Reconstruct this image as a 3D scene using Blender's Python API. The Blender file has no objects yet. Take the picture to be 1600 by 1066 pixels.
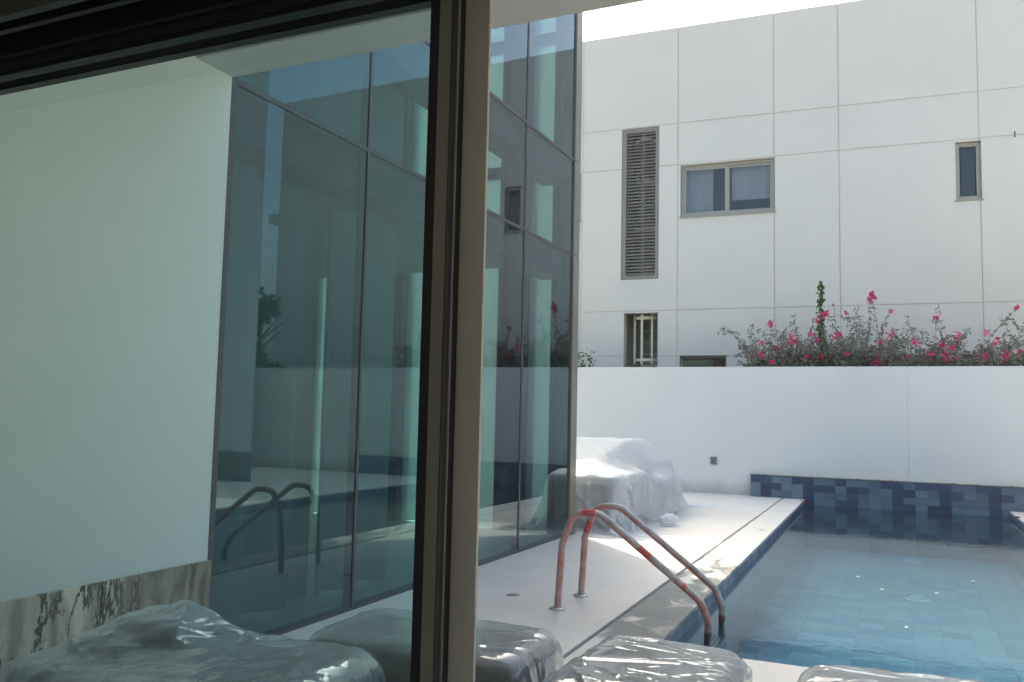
import bpy, bmesh, math, random
import numpy as np
from mathutils import Vector, Matrix
from mathutils import noise as mnoise

S = bpy.context.scene
COL = S.collection
rad = math.radians

# ------------------------------------------------------------------ camera
cam_d = bpy.data.cameras.new('camera')
cam = bpy.data.objects.new('camera', cam_d)
COL.objects.link(cam)
cam_d.sensor_width = 36.0
cam_d.lens = 1323.0 / 1600.0 * 36.0
cam_d.clip_start = 0.02
cam_d.clip_end = 3000
yaw, pitch, roll = rad(24.5), rad(4.86), rad(1.26)
_r = Vector((math.cos(yaw), math.sin(yaw), 0)); _f = Vector((-math.sin(yaw), math.cos(yaw), 0)); _u = Vector((0, 0, 1))
_f2 = _f * math.cos(pitch) + _u * math.sin(pitch); _u2 = _u * math.cos(pitch) - _f * math.sin(pitch)
_r3 = _r * math.cos(roll) + _u2 * math.sin(roll); _u3 = _u2 * math.cos(roll) - _r * math.sin(roll)
cam.matrix_world = Matrix(((_r3.x, _u3.x, -_f2.x, 0), (_r3.y, _u3.y, -_f2.y, 0), (_r3.z, _u3.z, -_f2.z, 1.6), (0, 0, 0, 1)))
S.camera = cam

# ------------------------------------------------------------------ sky, sun, exposure
SUN_AZ = rad(-43.0)      # measured from +Y, clockwise
SUN_EL = rad(43.5)
world = bpy.data.worlds.new('World'); S.world = world; world.use_nodes = True
wn = world.node_tree.nodes; wl = world.node_tree.links
sky = wn.new('ShaderNodeTexSky'); sky.sky_type = 'NISHITA'; sky.sun_disc = False
sky.sun_elevation = SUN_EL; sky.sun_rotation = SUN_AZ % (2 * math.pi)
sky.air_density = 1.0; sky.dust_density = 7.5; sky.ozone_density = 1.0
wn['Background'].inputs['Strength'].default_value = 0.15
wl.new(sky.outputs[0], wn['Background'].inputs['Color'])
sun_d = bpy.data.lights.new('sun', 'SUN'); sun_d.energy = 2.0; sun_d.angle = rad(0.6); sun_d.color = (1.0, 0.91, 0.77)
sun = bpy.data.objects.new('sun', sun_d); COL.objects.link(sun)
sdir = Vector((math.sin(SUN_AZ) * math.cos(SUN_EL), math.cos(SUN_AZ) * math.cos(SUN_EL), math.sin(SUN_EL)))
sun.rotation_euler = sdir.to_track_quat('Z', 'Y').to_euler()
sun.location = (-20, 40, 40)
S.view_settings.view_transform = 'Standard'; S.view_settings.look = 'None'
S.view_settings.gamma = 1.0; S.view_settings.use_curve_mapping = False
S.view_settings.exposure = 1.8
S.render.engine = 'CYCLES'
S.cycles.use_denoising = True
S.cycles.max_bounces = 10; S.cycles.diffuse_bounces = 5; S.cycles.glossy_bounces = 5
S.cycles.transparent_max_bounces = 32
S.cycles.caustics_reflective = False; S.cycles.caustics_refractive = False
S.cycles.sample_clamp_indirect = 6.0

# ------------------------------------------------------------------ material helpers
def srgb(r, g, b):
    f = lambda c: (c / 255 / 12.92) if c / 255 <= 0.04045 else ((c / 255 + 0.055) / 1.055) ** 2.4
    return (f(r), f(g), f(b))

class Mat:
    """small wrapper round a node tree"""
    def __init__(s, name):
        s.m = bpy.data.materials.new(name); s.m.use_nodes = True
        s.n = s.m.node_tree.nodes; s.l = s.m.node_tree.links
        s.n.clear(); s.out = s.n.new('ShaderNodeOutputMaterial')
        s._co = None
    def node(s, t, **kw):
        nd = s.n.new(t)
        for k, v in kw.items():
            if k in nd.inputs:
                nd.inputs[k].default_value = v
            else:
                setattr(nd, k, v)
        return nd
    def link(s, a, b): s.l.new(a, b)
    def co(s):
        if s._co is None:
            g = s.node('ShaderNodeNewGeometry'); s._co = g.outputs['Position']
        return s._co
    def noise(s, scale, detail=4, rough=0.5, stretch=None, dist=0.0):
        t = s.node('ShaderNodeTexNoise'); t.inputs['Scale'].default_value = scale
        t.inputs['Detail'].default_value = detail; t.inputs['Roughness'].default_value = rough
        t.inputs['Distortion'].default_value = dist
        if stretch:
            m = s.node('ShaderNodeMapping'); m.inputs['Scale'].default_value = stretch
            s.link(s.co(), m.inputs['Vector']); s.link(m.outputs[0], t.inputs['Vector'])
        else:
            s.link(s.co(), t.inputs['Vector'])
        return t.outputs['Fac']
    def ramp(s, fac, stops):
        r = s.node('ShaderNodeValToRGB'); e = r.color_ramp.elements
        while len(e) < len(stops): e.new(0.5)
        for i, (p, c) in enumerate(stops):
            e[i].position = p; e[i].color = (*c, 1) if len(c) == 3 else c
        s.link(fac, r.inputs['Fac']); return r.outputs['Color']
    def mix(s, fac, a, b, mode='MIX'):
        m = s.node('ShaderNodeMix', data_type='RGBA', blend_type=mode)
        for sock, v in ((m.inputs[0], fac), (m.inputs[6], a), (m.inputs[7], b)):
            if hasattr(v, 'links'): s.link(v, sock)
            elif isinstance(v, (int, float)): sock.default_value = v
            else: sock.default_value = (*v, 1) if len(v) == 3 else v
        return m.outputs[2]
    def math(s, op, a, b=0.0):
        m = s.node('ShaderNodeMath', operation=op)
        for sock, v in ((m.inputs[0], a), (m.inputs[1], b)):
            if hasattr(v, 'links'): s.link(v, sock)
            else: sock.default_value = v
        return m.outputs[0]
    def bump(s, h, strength=0.3, dist=0.02):
        b = s.node('ShaderNodeBump'); b.inputs['Strength'].default_value = strength; b.inputs['Distance'].default_value = dist
        s.link(h, b.inputs['Height']); return b.outputs['Normal']
    def principled(s, color, rough=0.6, metal=0.0, normal=None, spec=0.5, **kw):
        p = s.node('ShaderNodeBsdfPrincipled')
        for nm, v in (('Base Color', color), ('Roughness', rough), ('Metallic', metal), ('Specular IOR Level', spec)):
            if hasattr(v, 'links'): s.link(v, p.inputs[nm])
            elif isinstance(v, (int, float)): p.inputs[nm].default_value = v
            else: p.inputs[nm].default_value = (*v, 1)
        for k, v in kw.items(): p.inputs[k].default_value = v
        if normal is not None: s.link(normal, p.inputs['Normal'])
        return p.outputs[0]
    def mixs(s, fac, a, b):
        m = s.node('ShaderNodeMixShader')
        if hasattr(fac, 'links'): s.link(fac, m.inputs[0])
        else: m.inputs[0].default_value = fac
        s.link(a, m.inputs[1]); s.link(b, m.inputs[2]); return m.outputs[0]
    def done(s, shader):
        s.link(shader, s.out.inputs['Surface']); return s.m

def plain(name, color, rough=0.6, metal=0.0, var=0.08, scale=3.0, bump=0.0, bscale=60, spec=0.5):
    m = Mat(name)
    n = m.noise(scale, 5, 0.6)
    c = m.ramp(n, [(0.3, tuple(x * (1 - var) for x in color)), (0.7, tuple(min(1, x * (1 + var)) for x in color))])
    nr = m.bump(m.noise(bscale, 3), bump, 0.004) if bump else None
    return m.done(m.principled(c, rough, metal, nr, spec))

M = {}
def objrand(m):
    o = m.node('ShaderNodeObjectInfo'); return o.outputs['Random']

# painted render (white wall)
def wall_paint(name, color, streak=0.06, dirt=0.0, dirtz=0.6, bmp=0.03):
    m = Mat(name)
    n1 = m.noise(0.7, 5, 0.6)
    c = m.ramp(n1, [(0.3, tuple(x * 0.955 for x in color)), (0.7, color)])
    n2 = m.noise(2.2, 4, 0.6, (6, 6, 0.5))
    c = m.mix(m.math('MULTIPLY', m.ramp(n2, [(0.55, (0, 0, 0)), (0.8, (1, 1, 1))]), streak), c, tuple(x * 0.55 for x in color))
    if dirt:
        sp = m.node('ShaderNodeSeparateXYZ'); m.link(m.co(), sp.inputs[0])
        n3 = m.noise(3.0, 6, 0.7, (1, 1, 0.4))
        h = m.math('SUBTRACT', m.math('MULTIPLY', n3, dirtz), sp.outputs['Z'])
        f = m.node('ShaderNodeMapRange'); f.inputs['From Min'].default_value = -0.05; f.inputs['From Max'].default_value = dirtz * 0.45
        f.inputs['To Max'].default_value = dirt; m.link(h, f.inputs['Value'])
        c = m.mix(f.outputs[0], c, (0.36, 0.33, 0.28))
    nr = m.bump(m.noise(90, 3), bmp, 0.003)
    return m.done(m.principled(c, 0.75, 0, nr, 0.25))
M['white'] = wall_paint('white_paint', (0.78, 0.79, 0.78), 0.05)
M['boundary'] = wall_paint('boundary_wall_paint', (0.77, 0.765, 0.75), 0.05, 0.6, 0.6)
M['panel'] = wall_paint('facade_panel_paint', (0.69, 0.675, 0.635), 0.05)
M['joint'] = plain('panel_joint', (0.56, 0.53, 0.48), 0.8)
M['porch'] = wall_paint('porch_wall_paint', (0.72, 0.74, 0.72), 0.03)
M['soffit'] = wall_paint('grey_porch_ceiling', (0.26, 0.265, 0.26), 0.03)
M['beam'] = wall_paint('porch_beam_paint', (0.54, 0.545, 0.53), 0.03)
M['interior'] = plain('interior_paint', (0.78, 0.77, 0.74), 0.8)
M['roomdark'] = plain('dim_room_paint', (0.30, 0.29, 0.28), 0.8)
M['roomfloor'] = plain('interior_floor', (0.68, 0.64, 0.58), 0.35)
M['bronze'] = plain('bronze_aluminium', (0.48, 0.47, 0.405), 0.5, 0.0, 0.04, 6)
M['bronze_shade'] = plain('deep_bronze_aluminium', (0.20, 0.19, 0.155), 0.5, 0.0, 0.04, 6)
M['darkbronze'] = plain('dark_bronze_aluminium', (0.035, 0.031, 0.027), 0.45, 0.3, 0.05)
M['rubber'] = plain('black_rubber', (0.012, 0.012, 0.013), 0.5)
M['brush'] = plain('grey_brush_pile', (0.20, 0.20, 0.21), 0.9)
M['mullion'] = plain('mullion_sealant', (0.085, 0.078, 0.085), 0.5, 0.1)
M['corner'] = plain('beige_metal_cladding', (0.26, 0.235, 0.20), 0.4, 0.35, 0.06, 2)
M['winframe'] = plain('champagne_window_frame', (0.36, 0.355, 0.31), 0.45, 0.2, 0.04)
M['louver'] = plain('grey_louver_aluminium', (0.25, 0.235, 0.21), 0.5, 0.2, 0.08)
M['cream'] = plain('cream_steel', (0.80, 0.77, 0.66), 0.55, 0, 0.06)
M['shaft'] = plain('shaft_render', (0.58, 0.55, 0.49), 0.85, 0, 0.12)
M['dark'] = plain('dark_interior', (0.035, 0.033, 0.034), 0.8)
M['redblind'] = plain('maroon_blind', (0.10, 0.035, 0.035), 0.8)
M['steel'] = plain('brushed_steel', (0.5, 0.5, 0.5), 0.35, 0.8, 0.1)
M['socket'] = plain('grey_plastic', (0.22, 0.215, 0.2), 0.6)
M['slot'] = plain('drain_slot', (0.20, 0.19, 0.175), 0.6)
M['ground'] = plain('sandy_ground', (0.33, 0.29, 0.23), 0.95, 0, 0.2, 0.4)
M['roof'] = plain('roof_screed', (0.45, 0.43, 0.40), 0.9)
M['upholstery'] = plain('grey_upholstery', (0.17, 0.175, 0.18), 0.9, 0, 0.25, 8, 0.3, 250)
M['crate'] = plain('pale_grey_furniture', (0.30, 0.30, 0.30), 0.8)
M['wood'] = plain('teak_leg', (0.16, 0.10, 0.06), 0.6)
M['petal'] = plain('magenta_bract', (0.72, 0.03, 0.20), 0.6, 0, 0.3, 9)
M['petal_dry'] = plain('floating_petal', (0.36, 0.31, 0.26), 0.6)
M['redtape'] = plain('red_tape', (0.55, 0.05, 0.05), 0.5, 0, 0.2, 20)
M['disc'] = plain('white_drain_plastic', (0.82, 0.86, 0.80), 0.4)
M['moss'] = plain('ledge_grout', (0.13, 0.15, 0.10), 0.9, 0, 0.4, 6)

# deck
def deck_mat(name, base, stain):
    m = Mat(name)
    c = m.ramp(m.noise(1.3, 6, 0.65), [(0.3, tuple(x * 0.93 for x in base)), (0.7, base)])
    c = m.mix(m.math('MULTIPLY', m.ramp(m.noise(14, 3, 0.6), [(0.5, (0, 0, 0)), (0.75, (1, 1, 1))]), 0.10), c, (0.42, 0.40, 0.36))
    c = m.mix(m.math('MULTIPLY', m.ramp(m.noise(0.55, 7, 0.7), [(0.42, (0, 0, 0)), (0.68, (1, 1, 1))]), 0.30), c, (0.50, 0.47, 0.42))
    c = m.mix(m.math('MULTIPLY', m.ramp(m.noise(38, 2, 0.5), [(0.70, (0, 0, 0)), (0.78, (1, 1, 1))]), 0.35), c, (0.28, 0.26, 0.23))
    r = 0.5
    if stain:
        w = m.noise(2.6, 8, 0.62, (1.6, 0.8, 1), 0.6)
        sp = m.node('ShaderNodeSeparateXYZ'); m.link(m.co(), sp.inputs[0])
        mr = m.node('ShaderNodeMapRange'); mr.inputs['From Min'].default_value = 7.6; mr.inputs['From Max'].default_value = 11.5
        mr.inputs['To Min'].default_value = 0.16; mr.inputs['To Max'].default_value = -0.09
        m.link(sp.outputs['Y'], mr.inputs['Value'])
        wet = m.ramp(m.math('ADD', w, mr.outputs[0]), [(0.50, (0, 0, 0)), (0.60, (1, 1, 1))])
        dark = m.ramp(m.noise(9, 6, 0.7), [(0.3, (0.17, 0.165, 0.155)), (0.75, (0.27, 0.262, 0.245))])
        c = m.mix(wet, c, dark)
        r = m.mix(wet, (0.5, 0.5, 0.5), (0.28, 0.28, 0.28))
    nr = m.bump(m.noise(45, 3), 0.08, 0.003)
    return m.done(m.principled(c, r, 0, nr, 0.4))
M['deck'] = deck_mat('cream_porcelain_deck', (0.75, 0.715, 0.66), False)
M['coping'] = deck_mat('stained_coping_stone', (0.74, 0.71, 0.66), True)

# marble with dark upright veins
def marble():
    m = Mat('veined_marble')
    mp = m.node('ShaderNodeMapping'); mp.inputs['Scale'].default_value = (1, 1.0, 0.40); m.link(m.co(), mp.inputs['Vector'])
    n1 = m.node('ShaderNodeTexNoise'); n1.inputs['Scale'].default_value = 2.1; n1.inputs['Detail'].default_value = 9; n1.inputs['Roughness'].default_value = 0.62; n1.inputs['Distortion'].default_value = 0.9
    m.link(mp.outputs[0], n1.inputs['Vector'])
    base = m.ramp(n1.outputs['Fac'], [(0.25, (0.62, 0.56, 0.45)), (0.5, (0.72, 0.66, 0.55)), (0.60, (0.50, 0.42, 0.34)), (0.78, (0.68, 0.62, 0.52))])
    n2 = m.node('ShaderNodeTexNoise'); n2.inputs['Scale'].default_value = 1.9; n2.inputs['Detail'].default_value = 12; n2.inputs['Roughness'].default_value = 0.72; n2.inputs['Distortion'].default_value = 0.2
    ad = m.node('ShaderNodeVectorMath', operation='ADD'); ad.inputs[1].default_value = (3.1, 0.22, 1.7); m.link(mp.outputs[0], ad.inputs[0])
    m.link(ad.outputs[0], n2.inputs['Vector'])
    v = m.math('ABSOLUTE', m.math('SUBTRACT', n2.outputs['Fac'], 0.5))
    vein = m.ramp(v, [(0.0, (1, 1, 1)), (0.014, (0.9, 0.9, 0.9)), (0.020, (0, 0, 0))])
    c = m.mix(vein, base, (0.035, 0.03, 0.028))
    w = m.node('ShaderNodeTexWave', wave_type='BANDS', bands_direction='Y'); w.inputs['Scale'].default_value = 1.5; w.inputs['Distortion'].default_value = 7; w.inputs['Detail'].default_value = 5; w.inputs['Detail Scale'].default_value = 1.6
    m.link(mp.outputs[0], w.inputs['Vector'])
    c = m.mix(m.math('MULTIPLY', m.ramp(w.outputs['Fac'], [(0.0, (1, 1, 1)), (0.3, (0, 0, 0))]), 0.55), c, (0.16, 0.12, 0.10))
    sp = m.node('ShaderNodeSeparateXYZ'); m.link(m.co(), sp.inputs[0])
    mr = m.node('ShaderNodeMapRange'); mr.inputs['From Min'].default_value = 3.35; mr.inputs['From Max'].default_value = 3.75; m.link(sp.outputs['Y'], mr.inputs['Value'])
    n4 = m.node('ShaderNodeTexNoise'); n4.inputs['Scale'].default_value = 5.5; n4.inputs['Detail'].default_value = 8; n4.inputs['Distortion'].default_value = 1.5; m.link(mp.outputs[0], n4.inputs['Vector'])
    bs = m.ramp(n4.outputs['Fac'], [(0.32, (0.06, 0.05, 0.045)), (0.47, (0.21, 0.17, 0.145)), (0.58, (0.30, 0.26, 0.22)), (0.72, (0.13, 0.11, 0.10))])
    c = m.mix(m.math('MULTIPLY', mr.outputs[0], 0.88), c, bs)
    return m.done(m.principled(c, 0.18, 0, None, 0.5))
M['marble'] = marble()

# architectural glass: reflects at the entering face, tints what passes
def glass(name, tint, ior, dust=0.0, gl=(1, 1, 1), bump=0.0):
    m = Mat(name)
    g = m.node('ShaderNodeNewGeometry')
    fr = m.node('ShaderNodeFresnel'); fr.inputs['IOR'].default_value = ior
    t = m.node('ShaderNodeBsdfTransparent'); t.inputs['Color'].default_value = (*tint, 1)
    s = m.node('ShaderNodeBsdfGlossy'); s.inputs['Roughness'].default_value = 0.0; s.inputs['Color'].default_value = (*gl, 1)
    if bump:
        nr = m.bump(m.noise(0.8, 2, 0.5), bump, 0.02); m.link(nr, s.inputs['Normal'])
    body = t.outputs[0]
    if dust:
        d = m.node('ShaderNodeBsdfDiffuse'); d.inputs['Color'].default_value = (0.75, 0.76, 0.76, 1)
        df = m.math('MULTIPLY', m.ramp(m.noise(3.0, 6, 0.65, (1, 1, 0.45)), [(0.35, (0.35, 0.35, 0.35)), (0.75, (1, 1, 1))]), dust)
        t2 = m.node('ShaderNodeBsdfTranslucent'); t2.inputs['Color'].default_value = (0.75, 0.76, 0.76, 1)
        body = m.mixs(df, body, m.mixs(0.7, d.outputs[0], t2.outputs[0]))
    front = m.mixs(fr.outputs[0], body, s.outputs[0])
    clear = m.node('ShaderNodeBsdfTransparent')
    return m.done(m.mixs(g.outputs['Backfacing'], front, clear.outputs[0]))
M['doorglass'] = glass('clear_door_glass', (0.87, 0.92, 0.90), 1.45, 0.03)
M['doorglass_green'] = glass('green_door_glass', (0.61, 0.84, 0.79), 1.45, 0.03)
M['tintglass'] = glass('teal_facade_glass', (0.23, 0.44, 0.48), 1.95, 0.02, (0.82, 0.95, 1.0), 0.012)
M['endglass'] = glass('pale_teal_end_glass', (0.72, 0.86, 0.84), 1.5, 0.0)
M['winglass'] = glass('grey_window_glass', (0.62, 0.65, 0.67), 1.75, 0.08, (0.9, 0.95, 1.0), 0.03)

# water
def water():
    m = Mat('pool_water')
    h = m.mix(0.4, m.noise(2.2, 3, 0.5, (1.0, 1.4, 1)), m.noise(9.0, 2, 0.5))
    nr = m.bump(h, 0.15, 0.02)
    fr = m.node('ShaderNodeFresnel'); fr.inputs['IOR'].default_value = 1.50; m.link(nr, fr.inputs['Normal'])
    t = m.node('ShaderNodeBsdfTransparent'); t.inputs['Color'].default_value = (0.56, 0.83, 0.94, 1)
    s = m.node('ShaderNodeBsdfGlossy'); s.inputs['Roughness'].default_value = 0.0; m.link(nr, s.inputs['Normal'])
    d = m.node('ShaderNodeBsdfDiffuse'); d.inputs['Color'].default_value = (0.22, 0.44, 0.52, 1)
    body = m.mixs(0.08, t.outputs[0], d.outputs[0])
    return m.done(m.mixs(fr.outputs[0], body, s.outputs[0]))
M['water'] = water()

# plastic sheeting
def plastic(name, haze, white, gloss, wscale, edge=0.4, bmp=0.5, rough=0.12):
    m = Mat(name)
    nz = m.node('ShaderNodeTexNoise'); nz.inputs['Scale'].default_value = 4; nz.inputs['Detail'].default_value = 3; m.link(m.co(), nz.inputs['Vector'])
    av = m.node('ShaderNodeVectorMath', operation='MULTIPLY_ADD'); av.inputs[1].default_value = (0.30, 0.30, 0.30)
    m.link(nz.outputs['Color'], av.inputs[0]); m.link(m.co(), av.inputs[2])
    hs_ = None
    for (rot, sc, k) in (((0.3, 0.2, 0.6), (0.35, 1.5, 0.8), 1.0), ((0.1, 0.4, -0.5), (0.5, 1.9, 1.0), 1.9)):
        w = m.node('ShaderNodeTexVoronoi', feature='DISTANCE_TO_EDGE'); w.inputs['Scale'].default_value = wscale * k
        mp = m.node('ShaderNodeMapping'); mp.inputs['Rotation'].default_value = rot; mp.inputs['Scale'].default_value = sc
        m.link(av.outputs[0], mp.inputs['Vector']); m.link(mp.outputs[0], w.inputs['Vector'])
        c = m.ramp(w.outputs['Distance'], [(0.0, (1, 1, 1)), (0.05, (0.25, 0.25, 0.25)), (0.25, (0, 0, 0))])
        c = m.math('MULTIPLY', c, 1.0 / k)
        hs_ = c if hs_ is None else m.math('ADD', hs_, c)
    hh = m.math('ADD', hs_, m.math('MULTIPLY', m.noise(wscale * 0.8, 3, 0.5), 0.5))
    nr = m.bump(hh, bmp, 0.03)
    t = m.node('ShaderNodeBsdfTransparent'); t.inputs['Color'].default_value = (0.90, 0.92, 0.93, 1)
    d = m.node('ShaderNodeBsdfDiffuse'); d.inputs['Color'].default_value = (*white, 1)
    tr = m.node('ShaderNodeBsdfTranslucent'); tr.inputs['Color'].default_value = (*white, 1)
    body = m.mixs(0.35, d.outputs[0], tr.outputs[0])
    lw = m.node('ShaderNodeLayerWeight'); lw.inputs['Blend'].default_value = 0.5; m.link(nr, lw.inputs['Normal'])
    cv = m.math('MINIMUM', m.math('ADD', m.math('MULTIPLY', m.math('POWER', lw.outputs['Facing'], 1.5), edge), haze), 0.97)
    body = m.mixs(cv, t.outputs[0], body)
    gl = m.node('ShaderNodeBsdfGlossy'); gl.inputs['Roughness'].default_value = rough; m.link(nr, gl.inputs['Normal'])
    lw2 = m.node('ShaderNodeFresnel'); lw2.inputs['IOR'].default_value = 1.5
    g_ = m.node('ShaderNodeNewGeometry')
    ff = m.math('POWER', lw.outputs['Facing'], 3.0)
    gf = m.math('MINIMUM', m.math('ADD', m.math('MULTIPLY', ff, gloss), 0.06), 0.9)
    return m.done(m.mixs(gf, body, gl.outputs[0]))
M['film'] = plastic('clear_plastic_film', 0.15, (0.82, 0.86, 0.90), 0.95, 9.0, 0.42, 0.04, 0.08)
M['sheet'] = plastic('milky_plastic_sheet', 0.58, (0.84, 0.86, 0.88), 0.12, 3.0, 0.25, 0.05, 0.38)

# wrapped tube: grey film over red tape
def wrap():
    m = Mat('rail_wrapping')
    tc = m.node('ShaderNodeTexCoord')
    uv = tc.outputs['UV']
    sp = m.node('ShaderNodeSeparateXYZ'); m.link(uv, sp.inputs[0])
    mp = m.node('ShaderNodeMapping'); mp.inputs['Scale'].default_value = (6.0, 1.2, 1); m.link(uv, mp.inputs['Vector'])
    n = m.node('ShaderNodeTexNoise'); n.inputs['Scale'].default_value = 1.6; n.inputs['Detail'].default_value = 5; m.link(mp.outputs[0], n.inputs['Vector'])
    n2 = m.node('ShaderNodeTexNoise'); n2.inputs['Scale'].default_value = 0.9; n2.inputs['Detail'].default_value = 2; n2.noise_dimensions = '1D'; 
    mv = m.math('MULTIPLY', sp.outputs['X'], 2.6); m.link(mv, n2.inputs['W'])
    base = m.ramp(n.outputs['Fac'], [(0.35, (0.30, 0.31, 0.30)), (0.6, (0.52, 0.52, 0.49))])
    pink = m.ramp(n.outputs['Fac'], [(0.3, (0.56, 0.13, 0.12)), (0.62, (0.60, 0.36, 0.32))])
    ang = m.node('ShaderNodeMath', operation='SINE'); m.link(m.math('MULTIPLY', sp.outputs['Y'], 2 * math.pi), ang.inputs[0])
    f = m.math('ADD', m.math('MULTIPLY', n2.outputs['Fac'], 0.8), m.math('MULTIPLY', ang.outputs[0], 0.26))
    c = m.mix(m.ramp(f, [(0.26, (0, 0, 0)), (0.44, (1, 1, 1))]), base, pink)
    # tight bright tape bands
    bw = m.node('ShaderNodeTexNoise', noise_dimensions='1D'); bw.inputs['Scale'].default_value = 1.0; bw.inputs['Detail'].default_value = 0
    m.link(m.math('MULTIPLY', sp.outputs['X'], 5.3), bw.inputs['W'])
    c = m.mix(m.ramp(bw.outputs['Fac'], [(0.66, (0, 0, 0)), (0.70, (1, 1, 1))]), c, (0.62, 0.055, 0.06))
    sk = m.node('ShaderNodeTexWave', wave_type='BANDS', bands_direction='X'); sk.inputs['Scale'].default_value = 11; sk.inputs['Distortion'].default_value = 3
    m.link(uv, sk.inputs['Vector'])
    c = m.mix(m.math('MULTIPLY', sk.outputs['Fac'], 0.16), c, (0.62, 0.62, 0.60))
    pz = m.node('ShaderNodeSeparateXYZ'); m.link(m.co(), pz.inputs[0])
    wz = m.node('ShaderNodeMapRange'); wz.inputs['From Min'].default_value = -0.01; wz.inputs['From Max'].default_value = -0.05
    m.link(pz.outputs['Z'], wz.inputs['Value'])
    c = m.mix(wz.outputs[0], c, (0.07, 0.07, 0.065))
    nr = m.bump(m.math('ADD', n.outputs['Fac'], m.math('MULTIPLY', sk.outputs['Fac'], 0.4)), 0.6, 0.006)
    return m.done(m.principled(c, 0.38, 0, nr, 0.5))
M['wrap'] = wrap()

# pool tiles: three glazes, each varied per tile
def tile(name, col, var=0.35):
    m = Mat(name)
    r = objrand(m)
    c = m.mix(r, tuple(x * (1 - var) for x in col), tuple(x * (1 + var) for x in col))
    c = m.mix(m.math('MULTIPLY', m.noise(11, 4, 0.6), 0.35), c, tuple(x * 0.6 for x in col))
    return m.done(m.principled(c, 0.32, 0, None, 0.4))
M['tile_navy'] = tile('navy_glazed_tile', (0.055, 0.08, 0.155), 0.3)
M['tile_steel'] = tile('steel_blue_glazed_tile', (0.135, 0.195, 0.275), 0.22)
M['tile_floor'] = tile('aqua_floor_tile', (0.50, 0.68, 0.72), 0.12)
M['tile_floor_b'] = tile('blue_floor_tile', (0.36, 0.54, 0.63), 0.12)
def shell():
    m = Mat('pool_shell_tile')
    b = m.node('ShaderNodeTexBrick'); b.offset = 0.5
    b.inputs['Color1'].default_value = (0.045, 0.075, 0.13, 1); b.inputs['Color2'].default_value = (0.09, 0.15, 0.21, 1); b.inputs['Mortar'].default_value = (0.09, 0.13, 0.17, 1)
    b.inputs['Scale'].default_value = 1.0; b.inputs['Brick Width'].default_value = 0.41; b.inputs['Row Height'].default_value = 0.14; b.inputs['Mortar Size'].default_value = 0.004
    sp = m.node('ShaderNodeSeparateXYZ'); m.link(m.co(), sp.inputs[0])
    cb = m.node('ShaderNodeCombineXYZ'); m.link(m.math('ADD', sp.outputs['X'], sp.outputs['Y']), cb.inputs[0]); m.link(sp.outputs['Z'], cb.inputs[1])
    m.link(cb.outputs[0], b.inputs['Vector'])
    return m.done(m.principled(b.outputs['Color'], 0.35))
M['shell'] = shell()
M['grout'] = plain('pool_grout', (0.36, 0.52, 0.58), 0.9)

# curtains and blinds
def fabric(name, col, tr):
    m = Mat(name)
    d = m.node('ShaderNodeBsdfDiffuse'); d.inputs['Color'].default_value = (*col, 1)
    t = m.node('ShaderNodeBsdfTranslucent'); t.inputs['Color'].default_value = (*col, 1)
    return m.done(m.mixs(tr, d.outputs[0], t.outputs[0]))
M['blind'] = fabric('white_roller_blind', (0.80, 0.80, 0.78), 0.55)
M['curtain'] = fabric('grey_sheer_curtain', (0.52, 0.52, 0.53), 0.30)
M['netcurtain'] = fabric('white_net_curtain', (0.66, 0.68, 0.72), 0.3)

def leafmat(name, col):
    m = Mat(name)
    c = m.ramp(m.noise(5, 3, 0.6), [(0.3, tuple(x * 0.6 for x in col)), (0.7, tuple(x * 1.35 for x in col))])
    d = m.node('ShaderNodeBsdfDiffuse'); m.link(c, d.inputs['Color'])
    t = m.node('ShaderNodeBsdfTranslucent'); m.link(c, t.inputs['Color'])
    return m.done(m.mixs(0.25, d.outputs[0], t.outputs[0]))
M['leaf'] = leafmat('dusty_leaf', (0.30, 0.295, 0.24))
M['leaf_green'] = leafmat('fresh_leaf', (0.09, 0.16, 0.045))
M['twig'] = plain('grey_twig', (0.20, 0.18, 0.155), 0.9)

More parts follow.
